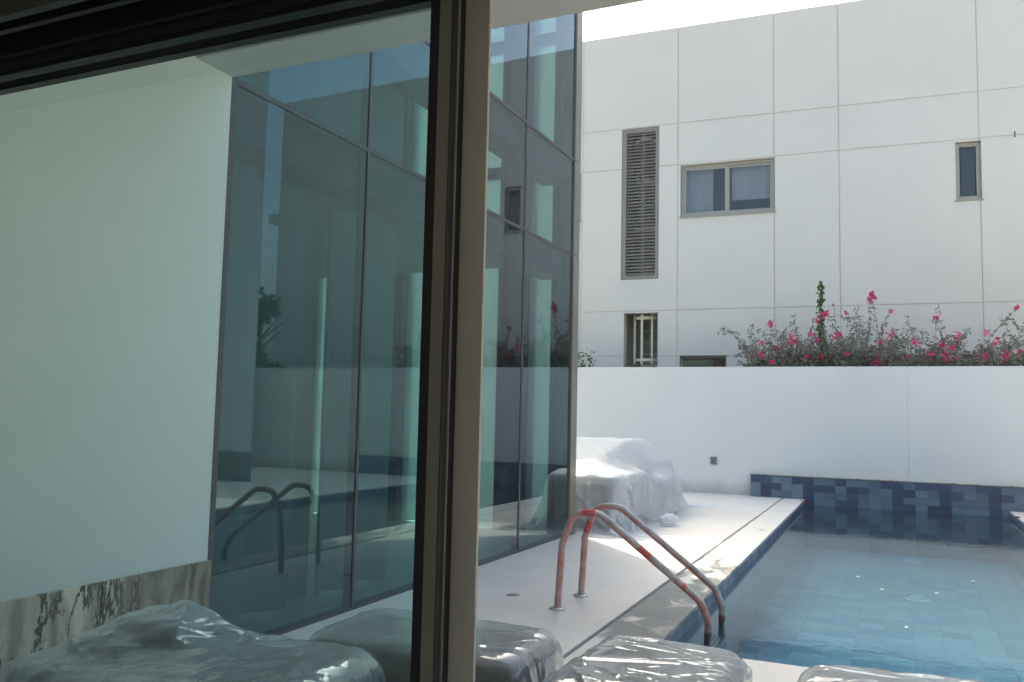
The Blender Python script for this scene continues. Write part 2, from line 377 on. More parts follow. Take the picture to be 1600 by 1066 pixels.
# ------------------------------------------------------------------ mesh helpers
def new_obj(name, me, mat, parent=None, loc=None):
    o = bpy.data.objects.new(name, me); COL.objects.link(o)
    if mat is not None and not me.materials: me.materials.append(mat)
    if parent is not None: o.parent = parent
    if loc is not None: o.location = loc
    return o
def mesh(name, verts, faces, smooth=False):
    me = bpy.data.meshes.new(name); me.from_pydata([tuple(v) for v in verts], [], faces); me.update()
    if smooth:
        me.polygons.foreach_set('use_smooth', [True] * len(me.polygons))
    return me
BF = [(0, 3, 2, 1), (4, 5, 6, 7), (0, 1, 5, 4), (1, 2, 6, 5), (2, 3, 7, 6), (3, 0, 4, 7)]
class MB:
    def __init__(s): s.v = []; s.f = []
    def box(s, a, b):
        (x0, y0, z0), (x1, y1, z1) = a, b
        x0, x1 = min(x0, x1), max(x0, x1); y0, y1 = min(y0, y1), max(y0, y1); z0, z1 = min(z0, z1), max(z0, z1)
        k = len(s.v)
        s.v += [(x0, y0, z0), (x1, y0, z0), (x1, y1, z0), (x0, y1, z0), (x0, y0, z1), (x1, y0, z1), (x1, y1, z1), (x0, y1, z1)]
        s.f += [tuple(k + i for i in q) for q in BF]
        return s
    def tube(s, pts, r, seg=10, cap=True, r1=None):
        pts = [Vector(p) for p in pts]; n = len(pts); k = len(s.v)
        t0 = (pts[1] - pts[0]).normalized()
        ref = Vector((0, 0, 1)) if abs(t0.z) < 0.9 else Vector((0, 1, 0))
        a = t0.cross(ref).normalized()
        for i, p in enumerate(pts):
            t = (pts[min(i + 1, n - 1)] - pts[max(i - 1, 0)]).normalized()
            a = (a - t * a.dot(t)).normalized(); b = t.cross(a)
            rr = r if r1 is None else r + (r1 - r) * i / (n - 1)
            for j in range(seg):
                an = 2 * math.pi * j / seg
                s.v.append(tuple(p + (a * math.cos(an) + b * math.sin(an)) * rr))
        for i in range(n - 1):
            for j in range(seg):
                q = (j + 1) % seg
                s.f.append((k + i * seg + j, k + i * seg + q, k + (i + 1) * seg + q, k + (i + 1) * seg + j))
        if cap:
            s.f.append(tuple(k + j for j in range(seg))[::-1]); s.f.append(tuple(k + (n - 1) * seg + j for j in range(seg)))
        return s
    def lathe(s, prof, c=(0, 0, 0), seg=24):
        k = len(s.v)
        for r, z in prof:
            for j in range(seg):
                a = 2 * math.pi * j / seg; s.v.append((c[0] + r * math.cos(a), c[1] + r * math.sin(a), c[2] + z))
        for i in range(len(prof) - 1):
            for j in range(seg):
                q = (j + 1) % seg
                s.f.append((k + i * seg + j, k + i * seg + q, k + (i + 1) * seg + q, k + (i + 1) * seg + j))
        s.f.append(tuple(k + (len(prof) - 1) * seg + j for j in range(seg)))
        return s
    def build(s, name, mat, parent=None, loc=None, smooth=False, bevel=0.0):
        me = mesh(name, s.v, s.f, smooth)
        if bevel:
            bm = bmesh.new(); bm.from_mesh(me)
            bmesh.ops.bevel(bm, geom=bm.edges[:], offset=bevel, segments=2, affect='EDGES', profile=0.7)
            bm.to_mesh(me); bm.free()
        return new_obj(name, me, mat, parent, loc)
def box(name, a, b, mat, parent=None, bevel=0.0):
    return MB().box(a, b).build(name, mat, parent, None, False, bevel)
def tag(o, label=None, cat=None, group=None, kind=None):
    if label: o['label'] = label
    if cat: o['category'] = cat
    if group: o['group'] = group
    if kind: o['kind'] = kind
    return o
def thing(name, loc, label, cat, group=None, rz=0.0):
    o = bpy.data.objects.new(name, None); COL.objects.link(o); o.location = loc; o.rotation_euler = (0, 0, rz)
    o.empty_display_size = 0.3
    return tag(o, label, cat, group)
def rel(parent, o):
    """parts are given in world coordinates: keep them there under an offset parent"""
    o.parent = parent
    bpy.context.view_layer.update() if False else None
    o.matrix_parent_inverse = (Matrix.Translation(parent.location) @ Matrix.Rotation(parent.rotation_euler.z, 4, 'Z')).inverted()
    return o
def part(parent, name, a, b, mat, bevel=0.0):
    return rel(parent, box(name, a, b, mat, None, bevel))
# plate in a (p,q) plane with rectangular holes, thickness along n
def plate(ps, qs, holes, th, frame):
    """ps/qs: outer extents (p0,p1),(q0,q1); frame(p,q,d) -> xyz ; d in 0..th"""
    P = sorted(set([ps[0], ps[1]] + [v for h in holes for v in (h[0], h[1]) if ps[0] < v < ps[1]]))
    Q = sorted(set([qs[0], qs[1]] + [v for h in holes for v in (h[2], h[3]) if qs[0] < v < qs[1]]))
    on = {}
    for i in range(len(P) - 1):
        for j in range(len(Q) - 1):
            cp, cq = (P[i] + P[i + 1]) / 2, (Q[j] + Q[j + 1]) / 2
            on[i, j] = not any(h[0] < cp < h[1] and h[2] < cq < h[3] for h in holes)
    v = []; idx = {}; f = []
    def vid(i, j, d):
        if (i, j, d) not in idx:
            idx[i, j, d] = len(v); v.append(frame(P[i], Q[j], th if d else 0.0))
        return idx[i, j, d]
    for (i, j), o in on.items():
        if not o: continue
        f.append((vid(i, j, 0), vid(i + 1, j, 0), vid(i + 1, j + 1, 0), vid(i, j + 1, 0)))
        f.append((vid(i, j, 1), vid(i, j + 1, 1), vid(i + 1, j + 1, 1), vid(i + 1, j, 1)))
        if not on.get((i - 1, j)): f.append((vid(i, j, 0), vid(i, j + 1, 0), vid(i, j + 1, 1), vid(i, j, 1)))
        if not on.get((i + 1, j)): f.append((vid(i + 1, j, 0), vid(i + 1, j, 1), vid(i + 1, j + 1, 1), vid(i + 1, j + 1, 0)))
        if not on.get((i, j - 1)): f.append((vid(i, j, 0), vid(i, j, 1), vid(i + 1, j, 1), vid(i + 1, j, 0)))
        if not on.get((i, j + 1)): f.append((vid(i, j + 1, 0), vid(i + 1, j + 1, 0), vid(i + 1, j + 1, 1), vid(i, j + 1, 1)))
    return v, f
FXZ = lambda y: (lambda p, q, d: (p, y + d, q))       # facing -Y
FXY = lambda z: (lambda p, q, d: (p, q, z - d))       # facing +Z
rng = random.Random(7)

# ================================================================== SETTING: ground, deck, pool
POOL_Y0, POOL_Y1 = 5.95, 18.15
def edge_l(y): return -1.56 - 0.0136 * (y - 6.0)
def slot_x(y): return -2.04 - 0.0085 * (y - 6.0)
POOL_R = 1.86; WZ = -0.11; FLOOR_Z = -0.95
v, f = plate((-400, 400), (-300, 500), [(-3.0, 3.0, 5.0, 18.2)], 0.02, FXY(-0.04))
tag(new_obj('ground', mesh('ground', v, f), M['ground']), kind='structure')
def slab(name, poly, z, th, mat):
    n = len(poly); vv = [(x, y, z) for x, y in poly] + [(x, y, z - th) for x, y in poly]
    ff = [tuple(range(n)), tuple(range(2 * n - 1, n - 1, -1))] + [(i, i + n, (i + 1) % n + n, (i + 1) % n) for i in range(n)]
    o = new_obj(name, mesh(name, vv, ff), mat); tag(o, kind='structure'); return o
sw = 0.019
slab('deck', [(-14, 1.62), (slot_x(1.6) - sw, 1.62), (slot_x(18.28) - sw, 18.28), (-14, 18.28)], 0.0, 0.035, M['deck'])
slab('pool_coping', [(slot_x(5.95) + sw, 5.95), (edge_l(5.95), 5.95), (edge_l(18.15), 18.15), (slot_x(18.15) + sw, 18.15)], 0.0, 0.03, M['coping'])
slab('deck_near_pool', [(slot_x(1.6) + sw, 1.62), (9, 1.62), (9, 5.95), (slot_x(5.95) + sw, 5.95)], 0.0, 0.03, M['deck'])
slab('deck_beyond_pool', [(POOL_R, 5.95), (9, 5.95), (9, 18.28), (POOL_R, 18.28)], 0.0, 0.03, M['deck'])
MB().box((slot_x(18.2) - 0.05, 1.62, -0.07), (slot_x(1.6) + 0.05, 18.15, -0.05)).build('drain_channel', M['slot'])['kind'] = 'structure'
# pool shell
xl0, xl1 = edge_l(POOL_Y0), edge_l(POOL_Y1)
shell_o = new_obj('pool_shell', mesh('pool_shell', [
    (xl0, POOL_Y0, FLOOR_Z), (POOL_R, POOL_Y0, FLOOR_Z), (POOL_R, POOL_Y1 + .02, FLOOR_Z), (xl1, POOL_Y1 + .02, FLOOR_Z),
    (xl0, POOL_Y0, -0.03), (POOL_R, POOL_Y0, -0.03), (POOL_R, POOL_Y1 + .02, -0.03), (xl1, POOL_Y1 + .02, -0.03)],
    [(0, 1, 5, 4), (1, 2, 6, 5), (2, 3, 7, 6), (3, 0, 4, 7)]), M['shell'])
tag(shell_o, kind='structure')
floor_o = slab('pool_floor', [(xl0, POOL_Y0), (POOL_R, POOL_Y0), (POOL_R, POOL_Y1 + .02), (xl1, POOL_Y1 + .02)], FLOOR_Z, 0.05, M['grout'])
# water
wv = [(xl0 - .0, POOL_Y0, WZ), (POOL_R, POOL_Y0, WZ), (POOL_R, POOL_Y1, WZ), (xl1, POOL_Y1, WZ)]
tag(new_obj('pool_water', mesh('pool_water', wv, [(0, 1, 2, 3)]), M['water']), kind='structure')
# floor tiles, each a piece; shared mesh data per glaze
def bev_box(name, sx, sy, sz, bev):
    b = MB().box((-sx / 2, -sy / 2, -sz / 2), (sx / 2, sy / 2, sz / 2))
    me = mesh(name, b.v, b.f)
    return me
TS = 0.31
ft = [bev_box('floor_tile', TS - .006, TS - .006, .012, 0), bev_box('floor_tile', TS - .006, TS - .006, .012, 0)]
ft[0].materials.append(M['tile_floor']); ft[1].materials.append(M['tile_floor_b'])
cells = []
nx = int((POOL_R - xl1) / TS) + 1
for j in range(int((POOL_Y1 - POOL_Y0) / TS) + 1):
    for i in range(nx):
        cx, cy = xl1 + (i + .5) * TS, POOL_Y0 + (j + .5) * TS
        if cx - TS / 2 < edge_l(cy) - 0.2 or cx > POOL_R + .1 or cy > POOL_Y1: continue
        cells.append((cx, cy, 1 if (i // 2 * 2 + j * 3 + (i % 2) * (j % 2)) % 5 < 2 and rng.random() < .85 or rng.random() < .08 else 0))
cells.sort(key=lambda c: abs(c[1] - 10.5) + (0 if c[0] < 1.2 else 3))
rest = MB()
for k, (cx, cy, t) in enumerate(cells):
    if k < 300:
        new_obj('floor_tile', ft[t], None, floor_o, (cx, cy, FLOOR_Z + .006))
    else:
        rest.box((cx - TS / 2 + .003, cy - TS / 2 + .003, FLOOR_Z + .001), (cx + TS / 2 - .003, cy + TS / 2 - .003, FLOOR_Z + .012))
if rest.v:
    rest.build('floor_tiles', M['tile_floor'], floor_o)['kind'] = 'stuff'
# tile row above the water on the ladder side, and under the coping
wt_me = [bev_box('wall_tile', .012, .2, .105, 0), bev_box('wall_tile', .012, .2, .105, 0)]
wt_me[0].materials.append(M['tile_navy']); wt_me[1].materials.append(M['tile_steel'])
ang = math.atan(0.0136)
for k in range(int((POOL_Y1 - POOL_Y0) / .205)):
    cy = POOL_Y0 + (k + .5) * .205
    o = new_obj('wall_tile', wt_me[0 if rng.random() < .55 else 1], None, shell_o, (edge_l(cy) + .004, cy, -0.0865))
    o.rotation_euler = (0, 0, ang)

# drain discs on the floor
def floor_disc(x, y, label):
    t = thing('floor_drain', (x, y, FLOOR_Z + .012), label, 'drain', 'drain discs on the pool floor')
    MB().lathe([(.18, 0), (.18, .02), (.145, .035), (.14, .03)], seg=28).build('rim', M['disc'], t, smooth=False)
    MB().lathe([(.115, 0), (.115, .045), (.08, .06), (.0001, .065)], seg=28).build('dome', M['disc'], t, smooth=True)
floor_disc(0.22, 13.66, 'white round drain disc on the pool floor, the one nearer the ladder')
floor_disc(0.20, 17.2, 'white round drain disc on the pool floor near the tiled end wall')

# ================================================================== boundary wall with the raised tiled end of the pool
bw = thing('boundary_wall', (-3, 18.28, 0), 'plain white painted boundary wall behind the pool', 'wall')
for (x0, x1) in ((-16, 0.177), (0.183, 16)):
    part(bw, 'wall_section', (x0, 18.28, -0.03), (x1, 18.5, 2.68), M['boundary'])
part(bw, 'joint_backing', (-15.9, 18.30, 0), (15.9, 18.48, 2.675), M['joint'])
tw = thing('tiled_pool_wall', (0, 18.15, 0), 'low blue tiled wall at the far end of the pool', 'wall')
part(tw, 'core', (-2.785, 18.162, FLOOR_Z), (4.6, 18.275, 0.428), M['tile_steel'])
part(tw, 'ledge', (-2.80, 18.138, 0.43), (4.6, 18.277, 0.445), M['moss'])
TW, TH = 0.205, 0.1375
tme = {}
for key in ('tile_navy', 'tile_steel'):
    tme[key] = bev_box('tile', TW - .004, .012, TH - .004, 0); tme[key].materials.append(M[key])
pat = ['DDLL', 'LDDL', 'LDLL', 'DDLL', 'LDDL', 'LLDD', 'DLLL', 'DDLL', 'LDDL', 'LDLL']
half = {}
for i in range(int(7.4 / TW)):
    for j in range(10):
        cx = -2.785 + (i + .5) * TW; cz = 0.428 - (j + .5) * TH
        if cx < edge_l(18) and cz < 0: continue
        if cz < FLOOR_Z: continue
        ch = pat[j][(i + (j // 4)) % 4]
        if rng.random() < .08: ch = 'L' if ch == 'D' else 'D'
        o = new_obj('tile', tme['tile_navy' if ch == 'D' else 'tile_steel'], None, None, (cx, 18.156 - rng.random() * .002, cz))
        rel(tw, o)
# debris on the ledge
for k, (x, w) in enumerate(((-2.6, .10), (-2.5, .05), (-.75, .08), (-.35, .12), (-.1, .1), (.95, .06), (1.3, .09), (1.9, .05))):
    b = MB()
    for q in range(5):
        a = rng.random() * 6.28; c = Vector((x + rng.uniform(-w, w), 18.19 + rng.random() * .06, 0.447))
        d1 = Vector((math.cos(a), math.sin(a), .2)) * .022; d2 = Vector((-math.sin(a), math.cos(a), rng.random() * .7)) * .013
        i0 = len(b.v); b.v += [tuple(c - d1), tuple(c + d2 + Vector((0, 0, .012))), tuple(c + d1), tuple(c - d2)]; b.f.append((i0, i0 + 1, i0 + 2, i0 + 3))
    tag(b.build('leaf_litter', M['petal'] if k in (3, 4) else M['twig']), 'dry fallen leaves on the tiled ledge, heap %s from the left' % ['first', 'second', 'third', 'fourth', 'fifth', 'sixth', 'seventh', 'eighth'][k], 'leaf litter', 'fallen leaves on the ledge')
# socket on the wall
sk = thing('wall_socket', (-3.565, 18.28, 0.69), 'small square grey weatherproof socket on the white boundary wall', 'socket')
box('back_plate', (-.065, -.03, -.08), (.065, 0, .08), M['socket'], sk, .006)
box('cover', (-.05, -.05, -.055), (.05, -.03, .06), M['louver'], sk, .006)
MB().tube([(0, -.052, 0), (0, -.062, 0)], .028, 14).build('outlet', M['brush'], sk)

# ================================================================== neighbouring building
NA = rad(2.6); NO = Vector((-7.5, 20.3, 0))
nb = thing('neighbour_building', NO, 'tall pale panelled building beyond the boundary wall', 'building', None, NA)
H_ROOF = 11.39
OPEN = {  # u0,u1,z0,z1
    'louver': (1.195, 2.155, 4.995, 8.885), 'recess': (1.29, 2.15, -.02, 4.155), 'win': (2.69, 4.935, 6.51, 7.815),
    'small': (8.76, 9.265, 6.495, 7.79), 'leftwin': (-1.2, 0.125, 6.59, 7.83), 'd1': (2.69, 3.81, 0.8, 3.08), 'd2': (4.47, 9.19, 0.8, 3.08)}
US = [-7.4, -4.9, -2.35, 0.15, 2.625, 4.915, 6.36, 9.23, 11.8, 14.3, 17.39]
ZS = [0.0, 3.075, 4.205, 7.845, 8.90, 11.39]
holes = [tuple(h) for h in OPEN.values()]
g = 0.011
for i in range(len(US) - 1):
    for j in range(len(ZS) - 1):
        u0, u1, z0, z1 = US[i] + g, US[i + 1] - g, ZS[j] + g, ZS[j + 1] - (0 if j == len(ZS) - 2 else g)
        v, f = plate((u0, u1), (z0, z1), holes, 0.013, FXZ(0.0))
        if f: new_obj('panel', mesh('panel', v, f), M['panel'], nb)
v, f = plate((-7.39, 17.38), (0.0, H_ROOF - .02), holes, 0.268, FXZ(0.0122))
new_obj('backing_wall', mesh('backing_wall', v, f), M['joint'], nb)
box('side_wall', (17.14, .281, 0), (17.385, 12, H_ROOF - .01), M['panel'], nb)
box('side_wall', (-7.39, .281, 0), (-7.15, 12, H_ROOF - .01), M['panel'], nb)
box('rear_wall', (-7.15, 11.7, 0), (17.14, 12, H_ROOF - .01), M['panel'], nb)
box('roof', (-7.14, .281, 10.6), (17.135, 11.69, 10.85), M['roof'], nb)
box('wall_fin', (17.39, .4, 9.45), (17.75, 1.6, 10.3), M['panel'], nb)
box('wall_fin', (17.39, .2, 7.55), (18.0, 1.4, 7.85), M['panel'], nb)
# inside faces: a lining behind the openings
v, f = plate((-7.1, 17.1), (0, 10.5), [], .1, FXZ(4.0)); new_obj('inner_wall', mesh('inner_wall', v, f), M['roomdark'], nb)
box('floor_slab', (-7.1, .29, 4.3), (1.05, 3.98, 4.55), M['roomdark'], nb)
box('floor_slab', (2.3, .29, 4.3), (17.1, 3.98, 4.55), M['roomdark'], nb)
# ladder shaft behind louver and recess
box('shaft_wall', (1.05, .285, 0), (1.19, 1.75, 10.3), M['shaft'], nb)
box('shaft_wall', (2.16, .285, 0), (2.30, 1.75, 10.3), M['shaft'], nb)
box('shaft_wall', (1.19, 1.6, 0), (2.16, 1.75, 10.3), M['shaft'], nb)
box('shaft_ceiling', (1.19, .285, 9.2), (2.16, 1.6, 9.4), M['shaft'], nb)
# louver: frame and slats
lv = new_obj('louver', mesh('louver', *plate((1.20, 2.15), (5.0, 8.88), [(1.315, 2.06, 5.10, 8.77)], .07, FXZ(0.012))), M['louver'], nb)
u0, u1 = 1.312, 2.063
ns = 44
sl = mesh('slat', [(0, -.02, .022), (u1 - u0, -.02, .022), (u1 - u0, .02, -.026), (0, .02, -.026), (0, -.016, .030), (u1 - u0, -.016, .030), (u1 - u0, .026, -.020), (0, .026, -.020)],
          [(0, 3, 2, 1), (4, 5, 6, 7), (0, 1, 5, 4), (1, 2, 6, 5), (2, 3, 7, 6), (3, 0, 4, 7)])
sl.materials.append(M['louver'])
sl.transform(Matrix.Scale(-1, 4, (0, 1, 0))); sl.flip_normals()
for k in range(ns):
    z = 5.10 + (k + .5) * (8.77 - 5.10) / ns
    new_obj('slat', sl, None, lv, (u0, .047, z))
# caged ladder in the shaft
lad = thing('caged_ladder', NO + Matrix.Rotation(NA, 3, 'Z') @ Vector((1.74, .52, 0)), 'cream caged ladder inside the tall shaft behind the grey louver', 'ladder', None, NA)
for s in (-.22, .22): box('stile', (s - .03, .45, .3), (s + .03, .5, 9.0), M['cream'], lad)
for k in range(28): MB().tube([(-.22, .475, .5 + .3 * k), (.22, .475, .5 + .3 * k)], .014, 8).build('rung', M['cream'], lad)
def hoop(z):
    pts = [(.33 * math.cos(a), .12 + -.38 * math.sin(a), z) for a in [math.pi * t / 16 for t in range(17)]]
    b = MB(); n = len(pts)
    for (x, y, zz) in pts:
        l = math.hypot(x, y - .12); ox, oy = x / l * .012, (y - .12) / l * .012
        b.v += [(x - ox, y - oy, zz - .035), (x + ox, y + oy, zz - .035), (x + ox, y + oy, zz + .035), (x - ox, y - oy, zz + .035)]
    for i in range(n - 1):
        for q in range(4): b.f.append((i * 4 + q, i * 4 + (q + 1) % 4, (i + 1) * 4 + (q + 1) % 4, (i + 1) * 4 + q))
    b.f += [(3, 2, 1, 0), tuple((n - 1) * 4 + q for q in range(4))]
    b.build('hoop', M['cream'], lad)
for z in (3.0, 4.06, 5.35, 6.35, 7.55, 8.65): hoop(z)
for a in (0.04, .30, .55, .80, .96):
    an = math.pi * a; x, y = .325 * math.cos(an), .12 - .37 * math.sin(an)
    if a == .55:
        box('cage_bar', (x - .028, y - .012, 2.9), (x + .028, y + .012, 8.8), M['cream'], lad)
    else:
        box('cage_bar', (x - .022, y - .012, 2.9), (x + .022, y + .012, 4.15), M['cream'], lad)
# windows
def window(u0, u1, z0, z1, panes, fw=.07, dep=.10):
    w = new_obj('window', mesh('window', *plate((u0 + .003, u1 - .003), (z0 + .003, z1 - .003), [(u0 + fw, u1 - fw, z0 + fw, z1 - fw)], .08, FXZ(dep))), M['winframe'], nb)
    box('sill', (u0 - .03, -.035, z0 - .035), (u1 + .03, dep, z0 - .002), M['winframe'], w)
    n = len(panes) - 1
    for k in range(n):
        a, b = panes[k], panes[k + 1]
        a = u0 + fw + (u1 - u0 - 2 * fw) * a; b = u0 + fw + (u1 - u0 - 2 * fw) * b
        oy = dep + .012 + .03 * (k % 2)
        if n > 1:
            s = new_obj('sash', mesh('sash', *plate((a - (.03 if k else 0), b + (.03 if k < n - 1 else 0)), (z0 + fw + .001, z1 - fw - .001), [(a + .055, b - .055, z0 + fw + .055, z1 - fw - .055)], .028, FXZ(oy))), M['winframe'], w)
        box('pane', (a + .02, oy + .010, z0 + fw + .02), (b - .02, oy + .018, z1 - fw - .02), M['winglass'], w)
    return w
window(*OPEN['win'], [0, .5, 1], .07)
window(*OPEN['small'], [0, 1], .09)
window(*OPEN['leftwin'], [0, .5, 1], .07)
window(*OPEN['d1'], [0, 1], .05, .18)
window(*OPEN['d2'], [0, .25, .5, .75, 1], .05, .18)
box('blind', (2.75, .34, .9), (3.75, .37, 3.0), M['redblind'], nb)
# pale curtain inside the wide window
cv, cf = [], []
for s_, (a, b, lo) in enumerate(((2.74, 3.45, 6.55), (3.9, 4.9, 6.9))):
    k = len(cv); n = 24
    for i in range(n + 1):
        u = a + (b - a) * i / n; yy = .26 + .005 * math.sin(i * 1.9)
        cv += [(u, yy, lo), (u, yy, 7.8)]
    for i in range(n): cf.append((k + 2 * i, k + 2 * i + 2, k + 2 * i + 3, k + 2 * i + 1))
new_obj('curtain', mesh('curtain', cv, cf), M['netcurtain'], nb)
MB().tube([(9.91, -.0, 7.90), (9.91, -.05, 7.90), (9.91, -.05, 7.78)], .012, 8).build('conduit_stub', M['rubber'], nb)

# ================================================================== own house: masses, porch, room
hs = thing('house', (-4, 1.5, 0), 'white house with porch around the sliding door', 'house')
part(hs, 'porch_wall', (-4.3, 1.62, 0.0), (-4.0, 4.195, 4.30), M['porch'])
# marble skirting slabs
for k, (y0, y1) in enumerate(((1.63, 2.575), (2.58, 3.395), (3.40, 4.21))):
    part(hs, 'marble_slab', (-4.05, y0, 0.002), (-3.982, y1, 0.628), M['marble'], .003)
part(hs, 'porch_ceiling', (-4.3, 1.62, 4.10), (8.0, 3.868, 4.32), M['soffit'])
part(hs, 'porch_beam', (-4.31, 3.87, 3.79), (8.0, 4.20, 5.0), M['beam'])
part(hs, 'upper_wall', (-4.31, 1.2, 4.33), (8.0, 3.86, 4.9), M['white'])
# front wall with the door opening
DX0, DX1, DZ = -2.98, 2.05, 2.64
v, f = plate((-4.3, 8.0), (0, 4.32), [(DX0, DX1, -.1, DZ)], 0.40, FXZ(1.20))
rel(hs, new_obj('front_wall', mesh('front_wall', v, f), M['porch']))
part(hs, 'porch_wall', (7.7, 1.62, 0), (8.0, 4.19, 4.09), M['porch'])
for k in range(3):
    part(hs, 'bounce_absorber', (2.3 + k * 1.75, 1.601, .05), (3.98 + k * 1.75, 1.63, 3.9), M['darkbronze'])  # unseen dark panels, added to cut bounce light on the left porch wall
# room
part(hs, 'room_floor', (-4.3, -5, -.03), (5, 1.62, -.001), M['roomfloor'])
part(hs, 'room_ceiling', (-4.3, -5, 2.98), (5, 1.199, 3.1), M['interior'])
part(hs, 'room_wall', (-4.3, -5, 0), (-4.1, 1.199, 2.979), M['interior'])
v, f = plate((-5, 1.199), (0, 2.979), [(-4.6, 0.8, 0.25, 2.6)], .2, lambda p, q, d: (5.0 - d, p, q))  # unseen side opening, added to let daylight onto the door frame
sw_ = rel(hs, new_obj('side_wall', mesh('side_wall', v, f), M['interior']))
for y_ in (-4.58, -1.92, 0.74):
    part(hs, 'added_opening_post', (4.86, y_, .25), (4.92, y_ + .05, 2.6), M['bronze'])
v, f = plate((-4.3, 5.0), (0, 3.1), [(1.3, 4.6, 0.3, 2.6)], .2, FXZ(-5.2))  # opening behind the camera, also added to brighten the door stiles
rel(hs, new_obj('rear_wall', mesh('rear_wall', v, f), M['interior']))
for x_ in (1.3, 2.93, 4.55):
    part(hs, 'added_opening_post', (x_, -5.14, .3), (x_ + .05, -5.08, 2.6), M['bronze'])
part(hs, 'roof', (-4.3, -5.2, 3.12), (5.0, 1.19, 3.4), M['roof'])

# annex at the right, only seen mirrored in the glass
an = thing('annex', (4.7, 14.45, 0), 'white annex wall with marble base, mirrored in the glass beside the porch wall', 'building')
for (z0, z1) in ((0.0, 3.93), (3.945, 9.4)):
    b = MB(); pp = [(4.7, 14.45), (9.5, 14.45), (9.5, 14.57), (4.84, 14.57)]
    b.v = [(x, y, z0) for x, y in pp] + [(x, y, z1) for x, y in pp]; b.f = list(BF)
    rel(an, b.build('wall', M['white']))
part(an, 'joint_backing', (4.86, 14.47, 3.9), (9.4, 14.56, 4.0), M['joint'])
part(an, 'wall', (7.6, 14.58, 0), (9.5, 17.5, 9.39), M['white'])
part(an, 'marble_skirting', (4.68, 14.425, .002), (9.5, 14.449, .63), M['marble'])

# ================================================================== glazed volume on the left
GX = -4.0
gz = thing('glass_facade', (GX, 4.2, 0), 'tall teal tinted glass facade with dark joints beside the pool deck', 'glass facade')
MY = [4.215, 5.80, 7.43, 9.075, 10.70]
GZ = [0.02, 3.77, 5.08, 8.0]
for i in range(4):
    for j in range(3):
        rel(gz, box('glass_pane', (GX - .016, MY[i] + .006, GZ[j] + .006), (GX - .004, MY[i + 1] - .006, GZ[j + 1] - .006), M['tintglass']))
for y in MY[:4]:
    w = .016 if y > 4.3 else .022
    part(gz, 'mullion', (GX - .08, y - w, 0.0), (GX + .004, y + w, 8.0), M['mullion'])
for z in (0.012, 3.77, 5.08):
    for i in range(4):
        part(gz, 'transom', (GX - .08, MY[i] + .017, z - .017), (GX + .003, MY[i + 1] - .017, z + .017), M['mullion'])
for (z0, z1) in ((0.0, 3.763), (3.777, 5.073), (5.087, 8.0)):
    part(gz, 'corner_cladding', (GX - .16, 10.70, z0), (GX + .02, 10.92, z1), M['corner'])
# end wall (towards the boundary wall): columns, transoms, panes and blinds
EY = 10.80
cols = [(-4.27, -4.161), (-5.07, -4.66), (-6.90, -6.64), (-8.6, -8.3), (-10.0, -9.7)]
for (a, b) in cols: part(gz, 'end_column', (a, EY - .18, 0), (b, EY + .1, 8.0), M['mullion'])
xs = [-4.27, -4.66, -5.07, -6.64, -6.90, -8.3, -8.6, -9.7]
for z in (3.77, 5.03, 6.9):
    for k in range(0, 8, 2):
        part(gz, 'end_transom', (xs[k + 1] + .001, EY - .1, z - .07), (xs[k] - .001, EY + .02, z + .07), M['mullion'])
for k in range(0, 8, 2):
    rel(gz, box('glass_pane', (xs[k + 1] + .002, EY + .03, 0.05), (xs[k] - .002, EY + .042, 7.95), M['endglass']))
    part(gz, 'roller_blind', (xs[k + 1] + .004, EY - .02, 0.012), (xs[k] - .004, EY - .012, 7.9), M['blind'])
part(gz, 'roof', (-10.3, 4.2, 8.001), (GX + .02, 10.95, 8.3), M['roof'])
part(gz, 'floor', (-10.3, 4.2, -.03), (GX - .09, 10.7, 0.006), M['roomfloor'])
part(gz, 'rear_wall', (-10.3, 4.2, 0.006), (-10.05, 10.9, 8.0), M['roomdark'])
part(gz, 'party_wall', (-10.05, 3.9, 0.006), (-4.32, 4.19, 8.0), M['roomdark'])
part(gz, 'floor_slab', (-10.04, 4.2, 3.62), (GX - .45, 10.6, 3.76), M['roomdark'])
for z in (3.74, 5.05):
    part(gz, 'edge_beam', (GX - .42, 4.24, z - .32), (GX - .085, 10.6, z + .10), M['mullion'])
# sheer curtains behind the first bays
def curtain(y0, y1, z0, z1, x, amp, n, seed):
    r = random.Random(seed); vv = []; ff = []
    ph = 0
    for i in range(n + 1):
        t = i / n; ph += r.uniform(.7, 1.6)
        xx = x + amp * math.sin(ph); y = y0 + (y1 - y0) * t + r.uniform(-.01, .01)
        vv += [(xx, y, z0), (xx * 1 + amp * .3 * math.sin(ph * 1.3) * .3, y, z1)]
    for i in range(n): ff.append((2 * i, 2 * i + 2, 2 * i + 3, 2 * i + 1))
    return rel(gz, new_obj('sheer_curtain', mesh('sheer_curtain', vv, ff, True), M['curtain']))
curtain(4.35, 5.9, .03, 3.4, GX - .50, .10, 16, 1)
curtain(5.85, 7.2, .03, 3.4, GX - .5, .10, 14, 2)
curtain(4.4, 7.2, 3.95, 7.6, GX - .6, .09, 40, 3)

